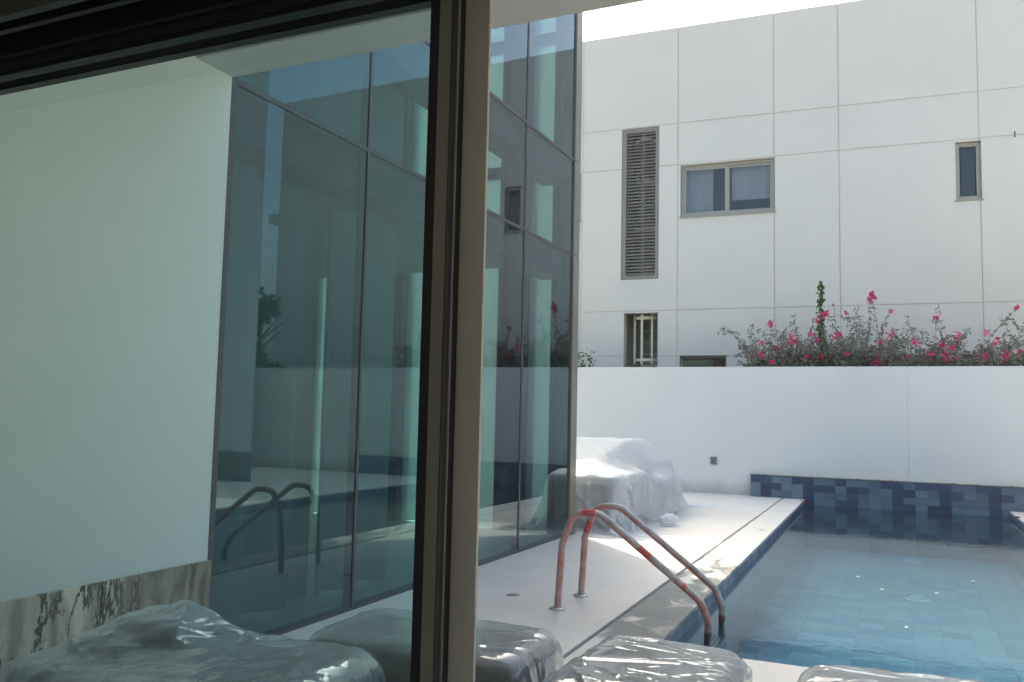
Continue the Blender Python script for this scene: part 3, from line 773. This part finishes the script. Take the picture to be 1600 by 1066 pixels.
# ================================================================== pool ladder
def arc_pts(pts, r, n=8):
    """polyline with rounded corners"""
    P = [Vector(p) for p in pts]; out = [P[0]]
    for i in range(1, len(P) - 1):
        a = (P[i - 1] - P[i]).normalized(); b = (P[i + 1] - P[i]).normalized()
        th = a.angle(b); d = min(r[i - 1] / math.tan(th / 2), (P[i - 1] - P[i]).length * .49, (P[i + 1] - P[i]).length * .49)
        p0 = P[i] + a * d; p1 = P[i] + b * d
        for k in range(n + 1):
            t = k / n; out.append(p0 * (1 - t) ** 2 + P[i] * 2 * t * (1 - t) + p1 * t ** 2)
    out.append(P[-1]); return out
def resample(pts, step):
    out = [pts[0]]; acc = 0
    for a, b in zip(pts[:-1], pts[1:]):
        L = (b - a).length
        n = max(1, int(L / step))
        for k in range(1, n + 1): out.append(a.lerp(b, k / n))
    return out
pl = thing('pool_ladder', (-2.3, 6.95, 0), 'steel pool ladder with handrails wrapped in plastic and red tape', 'pool ladder')
def rail(y, seed):
    path = arc_pts([(-2.575, y, 0.0), (-2.545, y, .52), (-2.45, y, .80), (-2.22, y, .80), (-1.40, y, .19), (-1.335, y, .03), (-1.36, y, -.22), (-1.40, y, -.85)], [.10, .16, .16, .15, .1, .1], 8)
    pts = resample(path, .03); r = random.Random(seed)
    n = len(pts); seg = 14; vv = []; ff = []; uvs = []
    acc = [0]
    for a, b in zip(pts[:-1], pts[1:]): acc.append(acc[-1] + (b - a).length)
    side = Vector((0, 1, 0))
    for i, p in enumerate(pts):
        t = (pts[min(i + 1, n - 1)] - pts[max(i - 1, 0)]).normalized(); up = side.cross(t).normalized()
        under = pts[i].z < -.08
        base = .0225 if under else .0290 + .0022 * mnoise.noise(Vector((acc[i] * 9, seed, 0)))
        for j in range(seg):
            a = 2 * math.pi * j / seg
            rr = base + (0 if under else .0022 * mnoise.noise(Vector((acc[i] * 30, a * 2, seed))))
            vv.append(tuple(p + (side * math.cos(a) + up * math.sin(a)) * rr))
    for i in range(n - 1):
        for j in range(seg):
            q = (j + 1) % seg; ff.append((i * seg + j, i * seg + q, (i + 1) * seg + q, (i + 1) * seg + j))
            s_ = seed * 3.7
            uvs += [(acc[i] + s_, j / seg), (acc[i] + s_, (j + 1) / seg), (acc[i + 1] + s_, (j + 1) / seg), (acc[i + 1] + s_, j / seg)]
    me = mesh('handrail', vv, ff, True)
    uvl = me.uv_layers.new(name='UVMap')
    for k, uv in enumerate(uvs): uvl.data[k].uv = uv
    o = rel(pl, new_obj('handrail', me, M['wrap']))
    fl = MB().lathe([(.066, .001), (.066, .010), (.055, .018), (.032, .020), (.03, .03)], (-2.575, y, 0), 28).build('flange', M['steel'], None, None, False); rel(pl, fl)
rail(6.67, 1); rail(7.24, 2)
for k, z in enumerate((-.20, -.45, -.70)):
    x = -1.37 - .016 * k
    t = rel(pl, box('step', (x - .07, 6.70, z - .012), (x + .07, 7.21, z + .012), M['steel'], None, .004))
    for q in range(4):
        part(pl, 'step_grip', (x - .055 + q * .032, 6.72, z + .013), (x - .042 + q * .032, 7.19, z + .019), M['rubber'])
# small round deck drain
fd = thing('deck_drain', (-3.11, 6.97, 0), 'small round steel drain cover set in the deck by the ladder', 'drain')
MB().lathe([(.062, .001), (.062, .004), (.052, .006), (.05, .004)], seg=28).build('ring', M['steel'], fd)
MB().lathe([(.046, .001), (.046, .005), (.0001, .006)], seg=28).build('cover', M['socket'], fd)
# red tape scraps at the coping corners
def tape(x, y, ang, label):
    t = tag(MB().box((-.09, -.03, .0), (.09, .03, .012)).build('tape_scrap', M['redtape'], None, (x, y, .002)), label, 'tape', 'red tape scraps on the pool edge')
    t.rotation_euler = (.0, .25, ang)
tape(edge_l(17.6) + .05, 17.6, .4, 'scrap of red tape at the far left pool corner')
tape(1.86, 17.0, 1.2, 'scrap of red tape on the right hand pool coping')
# floating petals
PET = ['the one farthest left', 'second from the left, nearest the ladder side', 'just right of the middle', 'the one farthest right', 'the one nearest the porch']
for k, (x, y) in enumerate(((-0.42, 10.2), (-0.17, 9.57), (0.33, 9.65), (0.72, 10.6), (0.04, 7.95))):
    b = MB(); n = 8
    vv = [(0, 0, .012)] + [(.026 * math.cos(2 * math.pi * i / n) * (1 + .3 * math.sin(i * 2.3)), (.016 * math.sin(2 * math.pi * i / n)), .004 + .008 * (i % 2)) for i in range(n)]
    o = new_obj('floating_petal', mesh('floating_petal', vv, [(0, 1 + i, 1 + (i + 1) % n) for i in range(n)], True), M['petal_dry'], None, (x, y, WZ))
    tag(o, 'pale petal floating on the pool water, ' + PET[k], 'petal', 'petals floating on the pool')
    o.rotation_euler = (0, 0, rng.random() * 6)

# ================================================================== plastic covered furniture
P_out = [None]
def drape(x0, x1, y0, y1, yw, z0, boxes, step=.03, steps=110, passes=7, seed=0, slack=1.02, crumple=.012, hf=None):
    nxx, nyy = int((x1 - x0) / step) + 1, int((y1 - y0) / step) + 1
    cx, cy = (x0 + x1) / 2, (y0 + y1) / 2
    gx, gy = np.meshgrid(np.linspace(x0 - cx, x1 - cx, nxx), np.linspace(y0 - cy, y1 - cy, nyy), indexing='ij')
    ca, sa = math.cos(yw), math.sin(yw)
    r = np.random.RandomState(seed)
    P = np.stack([cx + gx * ca - gy * sa, cy + gx * sa + gy * ca, np.full_like(gx, z0)], -1)
    lo = r.randn(nxx // 4 + 2, nyy // 4 + 2)
    up = np.kron(lo, np.ones((4, 4)))[:nxx, :nyy]
    P[..., 2] += up * crumple + r.randn(nxx, nyy) * .003
    V = np.zeros_like(P); dt = 1 / 50.
    rx = (x1 - x0) / (nxx - 1) * slack; ry = (y1 - y0) / (nyy - 1) * slack; rd = math.hypot(rx, ry)
    def con(A, B, rest, stiff):
        d = B - A; l = np.linalg.norm(d, axis=-1, keepdims=True) + 1e-9
        m = d * ((l - rest) / l * .5 * stiff)
        return m
    def conmax(A, B, rest):
        d = B - A; l = np.linalg.norm(d, axis=-1, keepdims=True) + 1e-9
        return d * (np.maximum(l - rest, 0) / l * .24)
    for st in range(steps):
        prev = P.copy()
        V[..., 2] -= 9.8 * dt; V *= .965
        P = P + V * dt
        for ps in range(passes):
            for o in (0, 1):
                n = (nxx - o) // 2; A = P[o:o + 2 * n:2]; B = P[o + 1:o + 2 * n:2]; n = min(len(A), len(B)); m = con(A[:n], B[:n], rx, .95)
                P[o:o + 2 * n:2] += m; P[o + 1:o + 2 * n:2] -= m
                n = (nyy - o) // 2; A = P[:, o:o + 2 * n:2]; B = P[:, o + 1:o + 2 * n:2]; n = min(A.shape[1], B.shape[1]); m = con(A[:, :n], B[:, :n], ry, .95)
                P[:, o:o + 2 * n:2] += m; P[:, o + 1:o + 2 * n:2] -= m
            m = con(P[:-1, :-1], P[1:, 1:], rd, .22); P[:-1, :-1] += m; P[1:, 1:] -= m
            m = con(P[1:, :-1], P[:-1, 1:], rd, .22); P[1:, :-1] += m; P[:-1, 1:] -= m
            if ps % 2 == 0:
                for kk in (16, 8, 4, 2):
                    if nxx > kk: m = conmax(P[:-kk], P[kk:], kk * rx); P[:-kk] += m; P[kk:] -= m
                    if nyy > kk: m = conmax(P[:, :-kk], P[:, kk:], kk * ry); P[:, :-kk] += m; P[:, kk:] -= m
            if ps % 3 == 2 or ps == passes - 1:
                P_out[0] = P; anyhit = np.zeros(P.shape[:2], bool)
                for h in sdf_push_iter(boxes): anyhit |= h
                P = P_out[0]
                if hf is not None:
                    hz = hf(P[..., 0], P[..., 1]); hh = P[..., 2] < hz; P[..., 2] = np.where(hh, hz, P[..., 2]); anyhit |= hh
                low = P[..., 2] < .006
                P[..., 2] = np.where(low, .006, P[..., 2]); anyhit |= low
        V = (P - prev) / dt
        V[anyhit] *= .12
        sp = np.linalg.norm(V, axis=-1, keepdims=True); V *= np.minimum(1, 3.0 / np.maximum(sp, 1e-6))
    return P
def sdf_push_iter(boxes, margin=.012):
    for (c, b, r, yw) in boxes:
        P = P_out[0]
        c = np.array(c, float); b = np.array(b, float); ca, sa = math.cos(yw), math.sin(yw)
        d = P - c
        L = np.stack([d[..., 0] * ca + d[..., 1] * sa, -d[..., 0] * sa + d[..., 1] * ca, d[..., 2]], -1)
        q = np.abs(L) - (b - r); qm = np.maximum(q, 0); ln = np.linalg.norm(qm, axis=-1); dist = ln - r
        hit = (dist < margin) & (ln > 1e-6)
        push = np.where(hit, margin - dist, 0)[..., None] * (qm / np.maximum(ln, 1e-6)[..., None] * np.sign(L))
        deep = ln <= 1e-6
        push[..., 2] += np.where(deep, np.minimum(b[2] + margin - L[..., 2], .05), 0)
        P_out[0] = P + np.stack([push[..., 0] * ca - push[..., 1] * sa, push[..., 0] * sa + push[..., 1] * ca, push[..., 2]], -1)
        yield hit | deep
def upsample(P):
    for ax in (0, 1):
        n = P.shape[ax]; Q = np.moveaxis(P, ax, 0)
        pad = np.concatenate([2 * Q[:1] - Q[1:2], Q, 2 * Q[-1:] - Q[-2:-1]])
        mid = (-pad[:-3] + 9 * pad[1:-2] + 9 * pad[2:-1] - pad[3:]) / 16
        out = np.empty((2 * n - 1,) + Q.shape[1:]); out[0::2] = Q; out[1::2] = mid
        P = np.moveaxis(out, 0, ax)
    return P
def relax(P, it):
    P = P.copy()
    for _ in range(it):
        Q = P.copy()
        Q[1:-1, 1:-1] = .5 * P[1:-1, 1:-1] + .125 * (P[:-2, 1:-1] + P[2:, 1:-1] + P[1:-1, :-2] + P[1:-1, 2:])
        P = Q
    return P
def creases(U, V, n, amp, wid, length, seed, along=None):
    """sum of short straight tent ridges in sheet space"""
    r = np.random.RandomState(seed); D = np.zeros_like(U)
    for k in range(n):
        a = r.uniform(0, math.pi) if along is None or r.rand() < .35 else along + r.randn() * .35
        cu, cv = r.uniform(U.min(), U.max()), r.uniform(V.min(), V.max())
        dx, dy = math.cos(a), math.sin(a)
        t = (U - cu) * dx + (V - cv) * dy; d = -(U - cu) * dy + (V - cv) * dx
        L = length * r.uniform(.4, 1.3); w = wid * r.uniform(.5, 1.5)
        d = d + .05 * L * (t / L) ** 2 * r.choice((-1, 1))
        D += r.choice((1, 1, -1)) * amp * r.uniform(.3, 1) * np.maximum(0, 1 - np.abs(d) / w) ** 1.2 * np.maximum(0, 1 - (t / L) ** 2)
    return D
def cloth_obj(name, P, mat, label, cat, group, n=170, amp=.007, wid=.035, length=.32, seed=1, along=None, rel_it=5, hang=0.0, fine=True):
    P = upsample(relax(P, rel_it))
    if fine: P = upsample(P)
    nxx, nyy = P.shape[:2]
    gu = np.gradient(P, axis=0); gv = np.gradient(P, axis=1); N = np.cross(gu, gv); N /= np.linalg.norm(N, axis=-1, keepdims=True) + 1e-9
    N *= np.sign(N[..., 2:3] + 1e-6)
    su = np.linalg.norm(P[1] - P[0], axis=-1).mean(); sv = np.linalg.norm(P[:, 1] - P[:, 0], axis=-1).mean()
    U, V = np.meshgrid(np.arange(nxx) * su, np.arange(nyy) * sv, indexing='ij')
    D = creases(U, V, n // 3, amp, wid, length, seed, along)
    if fine: D += creases(U, V, n, amp * .5, wid * .42, length * .45, seed + 50, along)
    if hang:      # long upright folds where the sheet hangs
        steep = np.clip((1 - np.abs(N[..., 2]) - .3) * 2.5, 0, 1)
        for axis, al in ((0, 0.0), (1, math.pi / 2)):
            face = np.abs(N[..., axis]) > .6
            D += creases(U, V, 70, hang, .09, .9, seed + 7 + axis, al) * steep * face
    P = P + N * D[..., None]
    P[..., 2] = np.maximum(P[..., 2], .004)
    idx = np.arange(nxx * nyy).reshape(nxx, nyy)
    F = np.stack([idx[:-1, :-1], idx[1:, :-1], idx[1:, 1:], idx[:-1, 1:]], -1).reshape(-1, 4)
    me = mesh(name, P.reshape(-1, 3).tolist(), F.tolist(), True)
    return tag(new_obj(name, me, mat), label, cat, group)
def round_box(name, c, b, r, yw, mat, parent):
    bm = bmesh.new(); bmesh.ops.create_cube(bm, size=2)
    for vv in bm.verts: vv.co = Vector((vv.co.x * b[0], vv.co.y * b[1], vv.co.z * b[2]))
    bmesh.ops.bevel(bm, geom=bm.edges[:], offset=min(r, min(b) * .95), segments=4, affect='EDGES', profile=.5)
    me = bpy.data.meshes.new(name); bm.to_mesh(me); bm.free()
    me.polygons.foreach_set('use_smooth', [True] * len(me.polygons))
    o = new_obj(name, me, mat); o.location = c; o.rotation_euler = (0, 0, yw)
    return rel(parent, o)
def furniture(name, boxes, names, label, cat, group, mat='upholstery'):
    c0 = boxes[0][0]
    t = thing(name, (c0[0], c0[1], 0), label, cat, group)
    for (c, b, r, yw), nm in zip(boxes, names):
        round_box(nm, c, [q - .022 for q in b], r, yw, M[mat], t)
    c, b, r, yw = boxes[0]
    for sx in (-1, 1):
        for sy in (-1, 1):
            lx, ly = sx * (b[0] - .07), sy * (b[1] - .07)
            px, py = c[0] + lx * math.cos(yw) - ly * math.sin(yw), c[1] + lx * math.sin(yw) + ly * math.cos(yw)
            part(t, 'leg', (px - .025, py - .025, 0.0), (px + .025, py + .025, c[2] - b[2] + .02), M['wood'])
    return t
GF = 'covered outdoor sofas on the porch'; GP = 'plastic sheets over the porch furniture'
def bx(x0, x1, y0, y1, z0, z1, r=.06, yw=0.0):
    return (((x0 + x1) / 2, (y0 + y1) / 2, (z0 + z1) / 2), ((x1 - x0) / 2, (y1 - y0) / 2, (z1 - z0) / 2), r, yw)
# A: big piece at the left
A = [bx(-3.10, -1.92, 2.20, 3.08, .12, .585, .035, .06), bx(-3.08, -2.72, 2.62, 2.98, .20, .70, .05, .15), bx(-2.12, -1.86, 2.36, 2.92, .12, .64, .06, .10), bx(-3.13, -2.86, 2.20, 2.55, .2, .61, .04, .06), bx(-3.13, -2.82, 2.45, 2.90, .2, .65, .05, .08)]
furniture('outdoor_sofa', A, ['seat', 'back_cushion', 'armrest', 'side_cushion', 'side_cushion'], 'dark outdoor sofa under clear plastic in front of the marble skirting', 'sofa', GF)
def tent(x, y):
    t = np.clip((y - 2.2) / .72, 0, 1); rx_ = -3.10 + .20 * t; rz_ = .635 + .135 * t ** 1.3
    z = rz_ - np.where(x > rx_, .36 * (x - rx_), 3.0 * (rx_ - x)) - np.maximum(y - 2.92, 0) * 1.1 - np.maximum(2.2 - y, 0) * 6
    z = np.maximum(z, np.where((x > -3.0) & (x < -2.0) & (y > 2.25) & (y < 3.05), .60 + .03 * (x + 2.9), 0))
    return np.where((x > -3.2) & (x < -1.95) & (y > 2.1) & (y < 3.1), z, 0)
cloth_obj('plastic_sheet', drape(-3.75, -1.30, 1.70, 3.65, .10, .86, A, .026, seed=3, slack=1.0, crumple=.004, hf=tent), M['film'], 'clear wrinkled plastic sheet over the sofa by the marble skirting', 'plastic sheet', GP, 420, .0075, .028, .34, 3, .9, 5)
# B: behind the door stile
B = [bx(-2.45, -1.42, 3.15, 3.78, .12, .60, .035, 0.02)]
furniture('outdoor_ottoman', B, ['seat'], 'dark upholstered ottoman under plastic behind the door stile', 'ottoman', GF)
cloth_obj('plastic_sheet', drape(-2.95, -1.05, 2.75, 4.25, .03, .72, B, .026, seed=5, crumple=.01), M['film'], 'smooth plastic sheet over the ottoman behind the door stile', 'plastic sheet', GP, 200, .006, .03, .35, 4, .3)
# D
D = [bx(-1.24, -.60, 2.75, 3.84, .12, .605, .04, -.03)]
furniture('outdoor_armchair', D, ['seat'], 'dark upholstered seat under plastic in front of the pool ladder', 'armchair', GF)
cloth_obj('plastic_sheet', drape(-1.72, -.12, 2.35, 4.30, -.03, .70, D, .024, seed=8, slack=1.02, crumple=.02), M['film'], 'crumpled plastic sheet over the seat in front of the pool ladder', 'plastic sheet', GP, 300, .008, .028, .35, 5, .15)
# E
Eb = [bx(-.36, 1.2, 2.75, 3.80, .12, .615, .035, 0.0)]
furniture('outdoor_sofa', Eb, ['seat'], 'dark upholstered sofa under plastic at the near edge of the pool', 'sofa', GF)
cloth_obj('plastic_sheet', drape(-.80, 1.65, 2.4, 4.22, .02, .70, Eb, .028, seed=11, slack=1.02, crumple=.02), M['film'], 'plastic sheet over the sofa at the near right edge of the pool', 'plastic sheet', GP, 320, .008, .028, .35, 6, .15)
# G: the big heap near the boundary wall
G = [bx(-5.6, -3.45, 11.2, 12.7, .1, .77, .06, .0), bx(-5.6, -3.95, 12.9, 15.2, .1, 1.14, .30, .0), bx(-3.9, -3.35, 13.0, 14.6, .1, .66, .16, .1)]
furniture('stacked_table', G, ['table_block', 'stacked_chairs', 'bench'], 'furniture stacked under a milky sheet beside the boundary wall', 'table', None, 'crate')
def mound(x, y):
    z = np.minimum(.77 + .19 * (y - 11.2), 1.2) - np.maximum(x + 4.05, 0) * .75 * np.clip((y - 11.5) / 1.2, 0, 1) - np.maximum(y - 14.6, 0) * .6
    return np.where((x > -5.5) & (x < -3.58) & (y > 11.36) & (y < 15.1), z, 0)
cloth_obj('dust_sheet', drape(-6.5, -2.62, 10.22, 16.3, 0, 1.32, G, .045, steps=140, passes=8, seed=21, slack=1.0, crumple=.02, hf=mound), M['sheet'], 'big milky plastic dust sheet over furniture by the boundary wall', 'dust sheet', None, 240, .014, .10, .8, 9, None, 4, .05, False)

# white bag tucked under the sheet's edge
bm = bmesh.new(); bmesh.ops.create_icosphere(bm, subdivisions=4, radius=1)
for v_ in bm.verts:
    n_ = mnoise.noise(v_.co * 2.2) * .22 + mnoise.noise(v_.co * 6) * .08
    c_ = v_.co * (1 + n_); v_.co = Vector((c_.x * .13, c_.y * .2, max(-.07, c_.z * .10)))
me = bpy.data.meshes.new('plastic_bag'); bm.to_mesh(me); bm.free(); me.polygons.foreach_set('use_smooth', [True] * len(me.polygons))
tag(new_obj('plastic_bag', me, M['sheet'], None, (-3.10, 12.5, .075)), 'small crumpled white bag on the deck at the foot of the dust sheet', 'bag')

# ================================================================== plants
def leaf_geo(b, c, d, nrm, L, W):
    side = d.cross(nrm).normalized() * W
    k = len(b.v)
    tip = c + d * L; mid = c + d * (L * .5)
    b.v += [tuple(c), tuple(mid + side + nrm * (W * .35)), tuple(tip), tuple(mid - side + nrm * (W * .35))]
    b.f += [(k, k + 1, k + 2), (k, k + 2, k + 3)]
def rvec(r): 
    v = Vector((r.gauss(0, 1), r.gauss(0, 1), r.gauss(0, 1))); return v.normalized()
def bush(x, y, half, seed, label, dens=1.0, tall=1.0, flowers=10, shoots=(), zb=1.7, leaf='leaf', group='bougainvillea behind the boundary wall', ztop=3.55):
    r = random.Random(seed)
    t = thing('bougainvillea', (x, y, 0), label, 'shrub', group)
    st = MB(); lf = MB()
    tips = []
    for k in range(5):
        st.tube([(r.uniform(-.1, .1), r.uniform(-.1, .1), 0), (r.uniform(-.25, .25), r.uniform(-.15, .15), 1.0), (r.uniform(-half * .6, half * .6), r.uniform(-.2, .2), 2.2)], .025, 6, True, .014)
    def branch(p, d, L, rr, leafy, droop):
        pts = [p]; n = 7
        for i in range(n):
            d = (d + rvec(r) * .22 + Vector((0, 0, -droop * i / n))).normalized(); p = p + d * (L / n); pts.append(p)
        st.tube(pts, rr, 4, False, rr * .4)
        for i, q in enumerate(pts[1:]):
            for s_ in range(leafy):
                dd = (rvec(r) + Vector((0, 0, -.2))).normalized()
                leaf_geo(lf, q + rvec(r) * .05, dd, rvec(r), r.uniform(.045, .085), r.uniform(.016, .028))
        return pts
    for k in range(int(105 * dens)):
        p = Vector((r.uniform(-half, half), r.uniform(-.2, .4), r.uniform(zb + .4, 2.8)))
        d = Vector((r.uniform(-.7, .7), r.uniform(-.1, .3), 1)).normalized()
        L = r.uniform(.35, .8) + (r.random() < .2) * r.uniform(.2, .6) * (ztop - 2.5)
        pts = branch(p, d, L, .006, r.choice((4, 8, 10)), .35)
        tips.append(pts[-1])
    # dense dusty body
    for k in range(int(5200 * dens)):
        zz = 2.35 + (ztop - 2.35) * (r.random() ** 1.5)
        w = half * (1.05 - .25 * max(0, (zz - 2.5)))
        c = Vector((r.uniform(-w, w), r.uniform(-.3, .35), zz))
        if mnoise.noise(Vector((c.x * 2.2 + seed, c.y * 2, c.z * 2.2))) < -.16 + .5 * max(0, zz - 2.9): continue
        leaf_geo(lf, c, rvec(r), rvec(r), r.uniform(.04, .08), r.uniform(.014, .026))
    for (dx, z1, lean, n) in shoots:      # long upright shoots
        pts = [Vector((dx + lean * (i / n) ** 1.5, r.uniform(-.03, .03), 2.4 + (z1 - 2.4) * i / n)) for i in range(n + 1)]
        st.tube(pts, .008, 5, False, .004)
        for i, q in enumerate(pts[2:]):
            for s_ in range(3):
                leaf_geo(lf, q + rvec(r) * .03, (rvec(r) + Vector((0, 0, -.6))).normalized(), rvec(r), r.uniform(.05, .09), .026)
        tips.append(pts[-1]); tips.append(pts[-1])
    st.build('stem', M['twig'], t)
    lf.build('foliage', M[leaf], t)['kind'] = 'stuff'
    for k in range(flowers):
        p = r.choice(tips[-6:]) + rvec(r) * .05 if k % 3 == 0 else Vector((r.uniform(-half, half), r.uniform(-.36, -.2), r.uniform(2.78, ztop + .12)))
        if p.z < 2.78: p.z = 2.78 + r.random() * .3
        b = MB(); big = r.choice((.05, .06, .08, .13))
        for q in range(int(10 + big * 160)):
            leaf_geo(b, p + rvec(r) * (big * r.random()) * 1.0, rvec(r), rvec(r), r.uniform(.035, .055), r.uniform(.018, .026))
        b.build('flower_cluster', M['petal'], t)
    return t
GB = 'bougainvillea behind the boundary wall'
bush(-2.25, 18.95, .72, 1, 'bougainvillea at the left end of the flowering row above the wall', .85, 1, 13, ((-.3, 3.65, .1, 12),), ztop=3.5)
bt = bush(-1.05, 19.0, .75, 2, 'fullest bougainvillea with bright magenta clusters, second in the row', 1.15, 1, 20, ((-.05, 4.05, -.1, 14), (.45, 4.1, .15, 14), (.8, 4.2, -.2, 14), (.5, 3.9, .45, 12)), ztop=3.8)
bush(.35, 18.95, .75, 3, 'low bougainvillea in the middle of the row with few flowers', .6, 1, 13, ((.1, 3.75, -.25, 10),), ztop=3.25)
bush(1.65, 19.0, .75, 4, 'sparse bougainvillea with arching shoots at the right of the row', .42, 1, 12, ((-.6, 3.7, -.35, 12), (.2, 3.65, .5, 12), (-.4, 3.85, .9, 14)), ztop=3.25)
bush(3.05, 19.0, .75, 5, 'bougainvillea past the right edge, seen only mirrored in the glass', .9, 1, 8, ((.1, 3.8, .25, 10),))
# slim climber: a straight upright column of leaves
cl = thing('climbing_shoot', (-1.42, 18.8, 0), 'single upright green leafy shoot rising above the bougainvillea', 'climber')
r = random.Random(9); st = MB(); lf = MB()
st.tube([(0, 0, 0), (.03, 0, 2.4), (-.02, 0, 3.6), (-.03, 0, 4.48)], .010, 6, True, .005)
for i in range(420):
    z = 2.5 + 2.02 * r.random(); w = .10 * (1.15 - (z - 2.5) / 2.4)
    c = Vector((r.gauss(0, w * .55) - .01 * (z - 2.5), r.gauss(0, w * .5), z)); leaf_geo(lf, c, (rvec(r) + Vector((0, 0, -1.0))).normalized(), rvec(r), r.uniform(.05, .085), r.uniform(.02, .03))
st.build('stem', M['twig'], cl); lf.build('foliage', M['leaf_green'], cl)['kind'] = 'stuff'
# small shrub just past the glass corner
sh = thing('green_shrub', (-6.85, 18.9, 0), 'small fresh green shrub peeking over the wall beside the glass corner', 'shrub')
r = random.Random(12); st = MB(); lf = MB()
for k in range(12):
    p0 = Vector((r.uniform(-.2, .2), 0, 1.8)); p1 = p0 + Vector((r.uniform(-.1, .35), r.uniform(-.1, .1), r.uniform(.8, 1.35)))
    st.tube([(0, 0, 0), tuple(p0), tuple(p1)], .008, 5, False, .004)
    for i in range(34):
        q = p0.lerp(p1, .35 + .65 * r.random()); leaf_geo(lf, q + rvec(r) * .07, rvec(r), rvec(r), r.uniform(.05, .10), r.uniform(.02, .032))
st.build('stem', M['twig'], sh); lf.build('foliage', M['leaf_green'], sh)['kind'] = 'stuff'
# dark tree at the right, mirrored in the glass
tr = thing('tree', (8.95, 19.5, 0), 'dark bushy tree behind the wall, mirrored in the first glass bay', 'tree')
r = random.Random(14); st = MB(); lf = MB()
st.tube([(0, 0, -.03), (.05, .05, 1.4), (0, 0, 2.8), (.1, 0, 4.4)], .10, 8, True, .03)
for k in range(9):
    a = r.random() * 6.28; z = r.uniform(1.5, 4.2)
    st.tube([(0, 0, z), (.5 * math.cos(a), .4 * math.sin(a), z + .4), (.9 * math.cos(a), .6 * math.sin(a), z + .6)], .03, 6, False, .01)
clumps = [(Vector((r.uniform(-.45, .6), r.uniform(-.6, .6), r.uniform(1.6, 4.6))), r.uniform(.2, .5)) for _ in range(24)] + [(Vector((.45, 0, 5.1)), .3), (Vector((.5, .1, 5.7)), .2), (Vector((.5, .1, 6.1)), .12)]
for i in range(4200):
    cc, cr = r.choice(clumps)
    c = cc + rvec(r) * cr * (r.random() ** .4)
    leaf_geo(lf, c, rvec(r), rvec(r), r.uniform(.09, .17), r.uniform(.03, .05))
st.build('trunk', M['twig'], tr); lf.build('crown', M['leaf_green'], tr)['kind'] = 'stuff'

# ================================================================== sliding door in front of the camera
sd = thing('sliding_door', (-.8, 1.5, 0), 'dark bronze sliding glass door with two overlapping sashes', 'sliding door')
YL0, YL1 = 1.44, 1.49      # left sash
YR0, YR1 = 1.500, 1.545    # right sash
def sash(name, panebox, lab=None):
    o = rel(sd, box(name, *panebox, M['doorglass'])); return o
# left sash: stile facing us with a rubber bead, then the slim bronze face
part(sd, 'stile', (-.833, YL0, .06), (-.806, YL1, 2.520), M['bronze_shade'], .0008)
part(sd, 'stile_bead', (-.855, YL0 + .001, .10), (-.8335, YL0 + .022, 2.478), M['rubber'], .001)
part(sd, 'stile_groove', (-.8055, YL0 + .0012, .06), (-.8035, YL1 + .006, 2.51), M['rubber'])
part(sd, 'brush_seal', (-.8033, YL0 + .021, .06), (-.7995, YL0 + .026, 2.51), M['brush'])
part(sd, 'top_rail', (-2.95, YL0, 2.492), (-.834, YL1, 2.520), M['darkbronze'], .001)
part(sd, 'top_bead', (-2.95, YL0 + .008, 2.480), (-.856, YL0 + .04, 2.491), M['rubber'], .001)
part(sd, 'bottom_rail', (-2.95, YL0, .06), (-.834, YL1, .13), M['bronze'], .001)
part(sd, 'stile', (-2.98, YL0, .06), (-2.951, YL1, 2.520), M['bronze'], .001)
rel(sd, box('glass_pane', (-2.955, YL0 + .022, .12), (-.836, YL0 + .030, 2.49), M['doorglass_green']))
# right sash
part(sd, 'stile', (-.832, YR0, .06), (-.750, YR0 + .009, 2.520), M['bronze'], .0006)
part(sd, 'top_rail', (-.753, YR0, 2.47), (1.97, YR1, 2.520), M['darkbronze'], .001)
part(sd, 'bottom_rail', (-.753, YR0, .06), (1.97, YR1, .13), M['bronze'], .001)
part(sd, 'stile', (1.971, YR0, .06), (2.045, YR1, 2.520), M['bronze'], .001)
rel(sd, box('glass_pane', (-.765, YR0 + .010, .12), (1.98, YR0 + .018, 2.49), M['doorglass']))
# head with tracks
part(sd, 'head', (-2.98, 1.22, 2.60), (2.05, 1.59, 2.639), M['darkbronze'])
for (y0, y1, z) in ((1.24, 1.262, 2.50), (1.335, 1.352, 2.53), (1.415, 1.432, 2.515), (1.552, 1.58, 2.50)):
    part(sd, 'track_fin', (-2.979, y0, z), (2.049, y1, 2.599), M['darkbronze'], .001)
part(sd, 'sill', (-2.98, 1.22, 0.0), (2.05, 1.60, .055), M['darkbronze'])
part(sd, 'jamb', (-2.999, 1.22, .056), (-2.981, 1.59, 2.599), M['darkbronze'])
part(sd, 'jamb', (2.05, 1.22, .056), (2.068, 1.59, 2.599), M['darkbronze'])
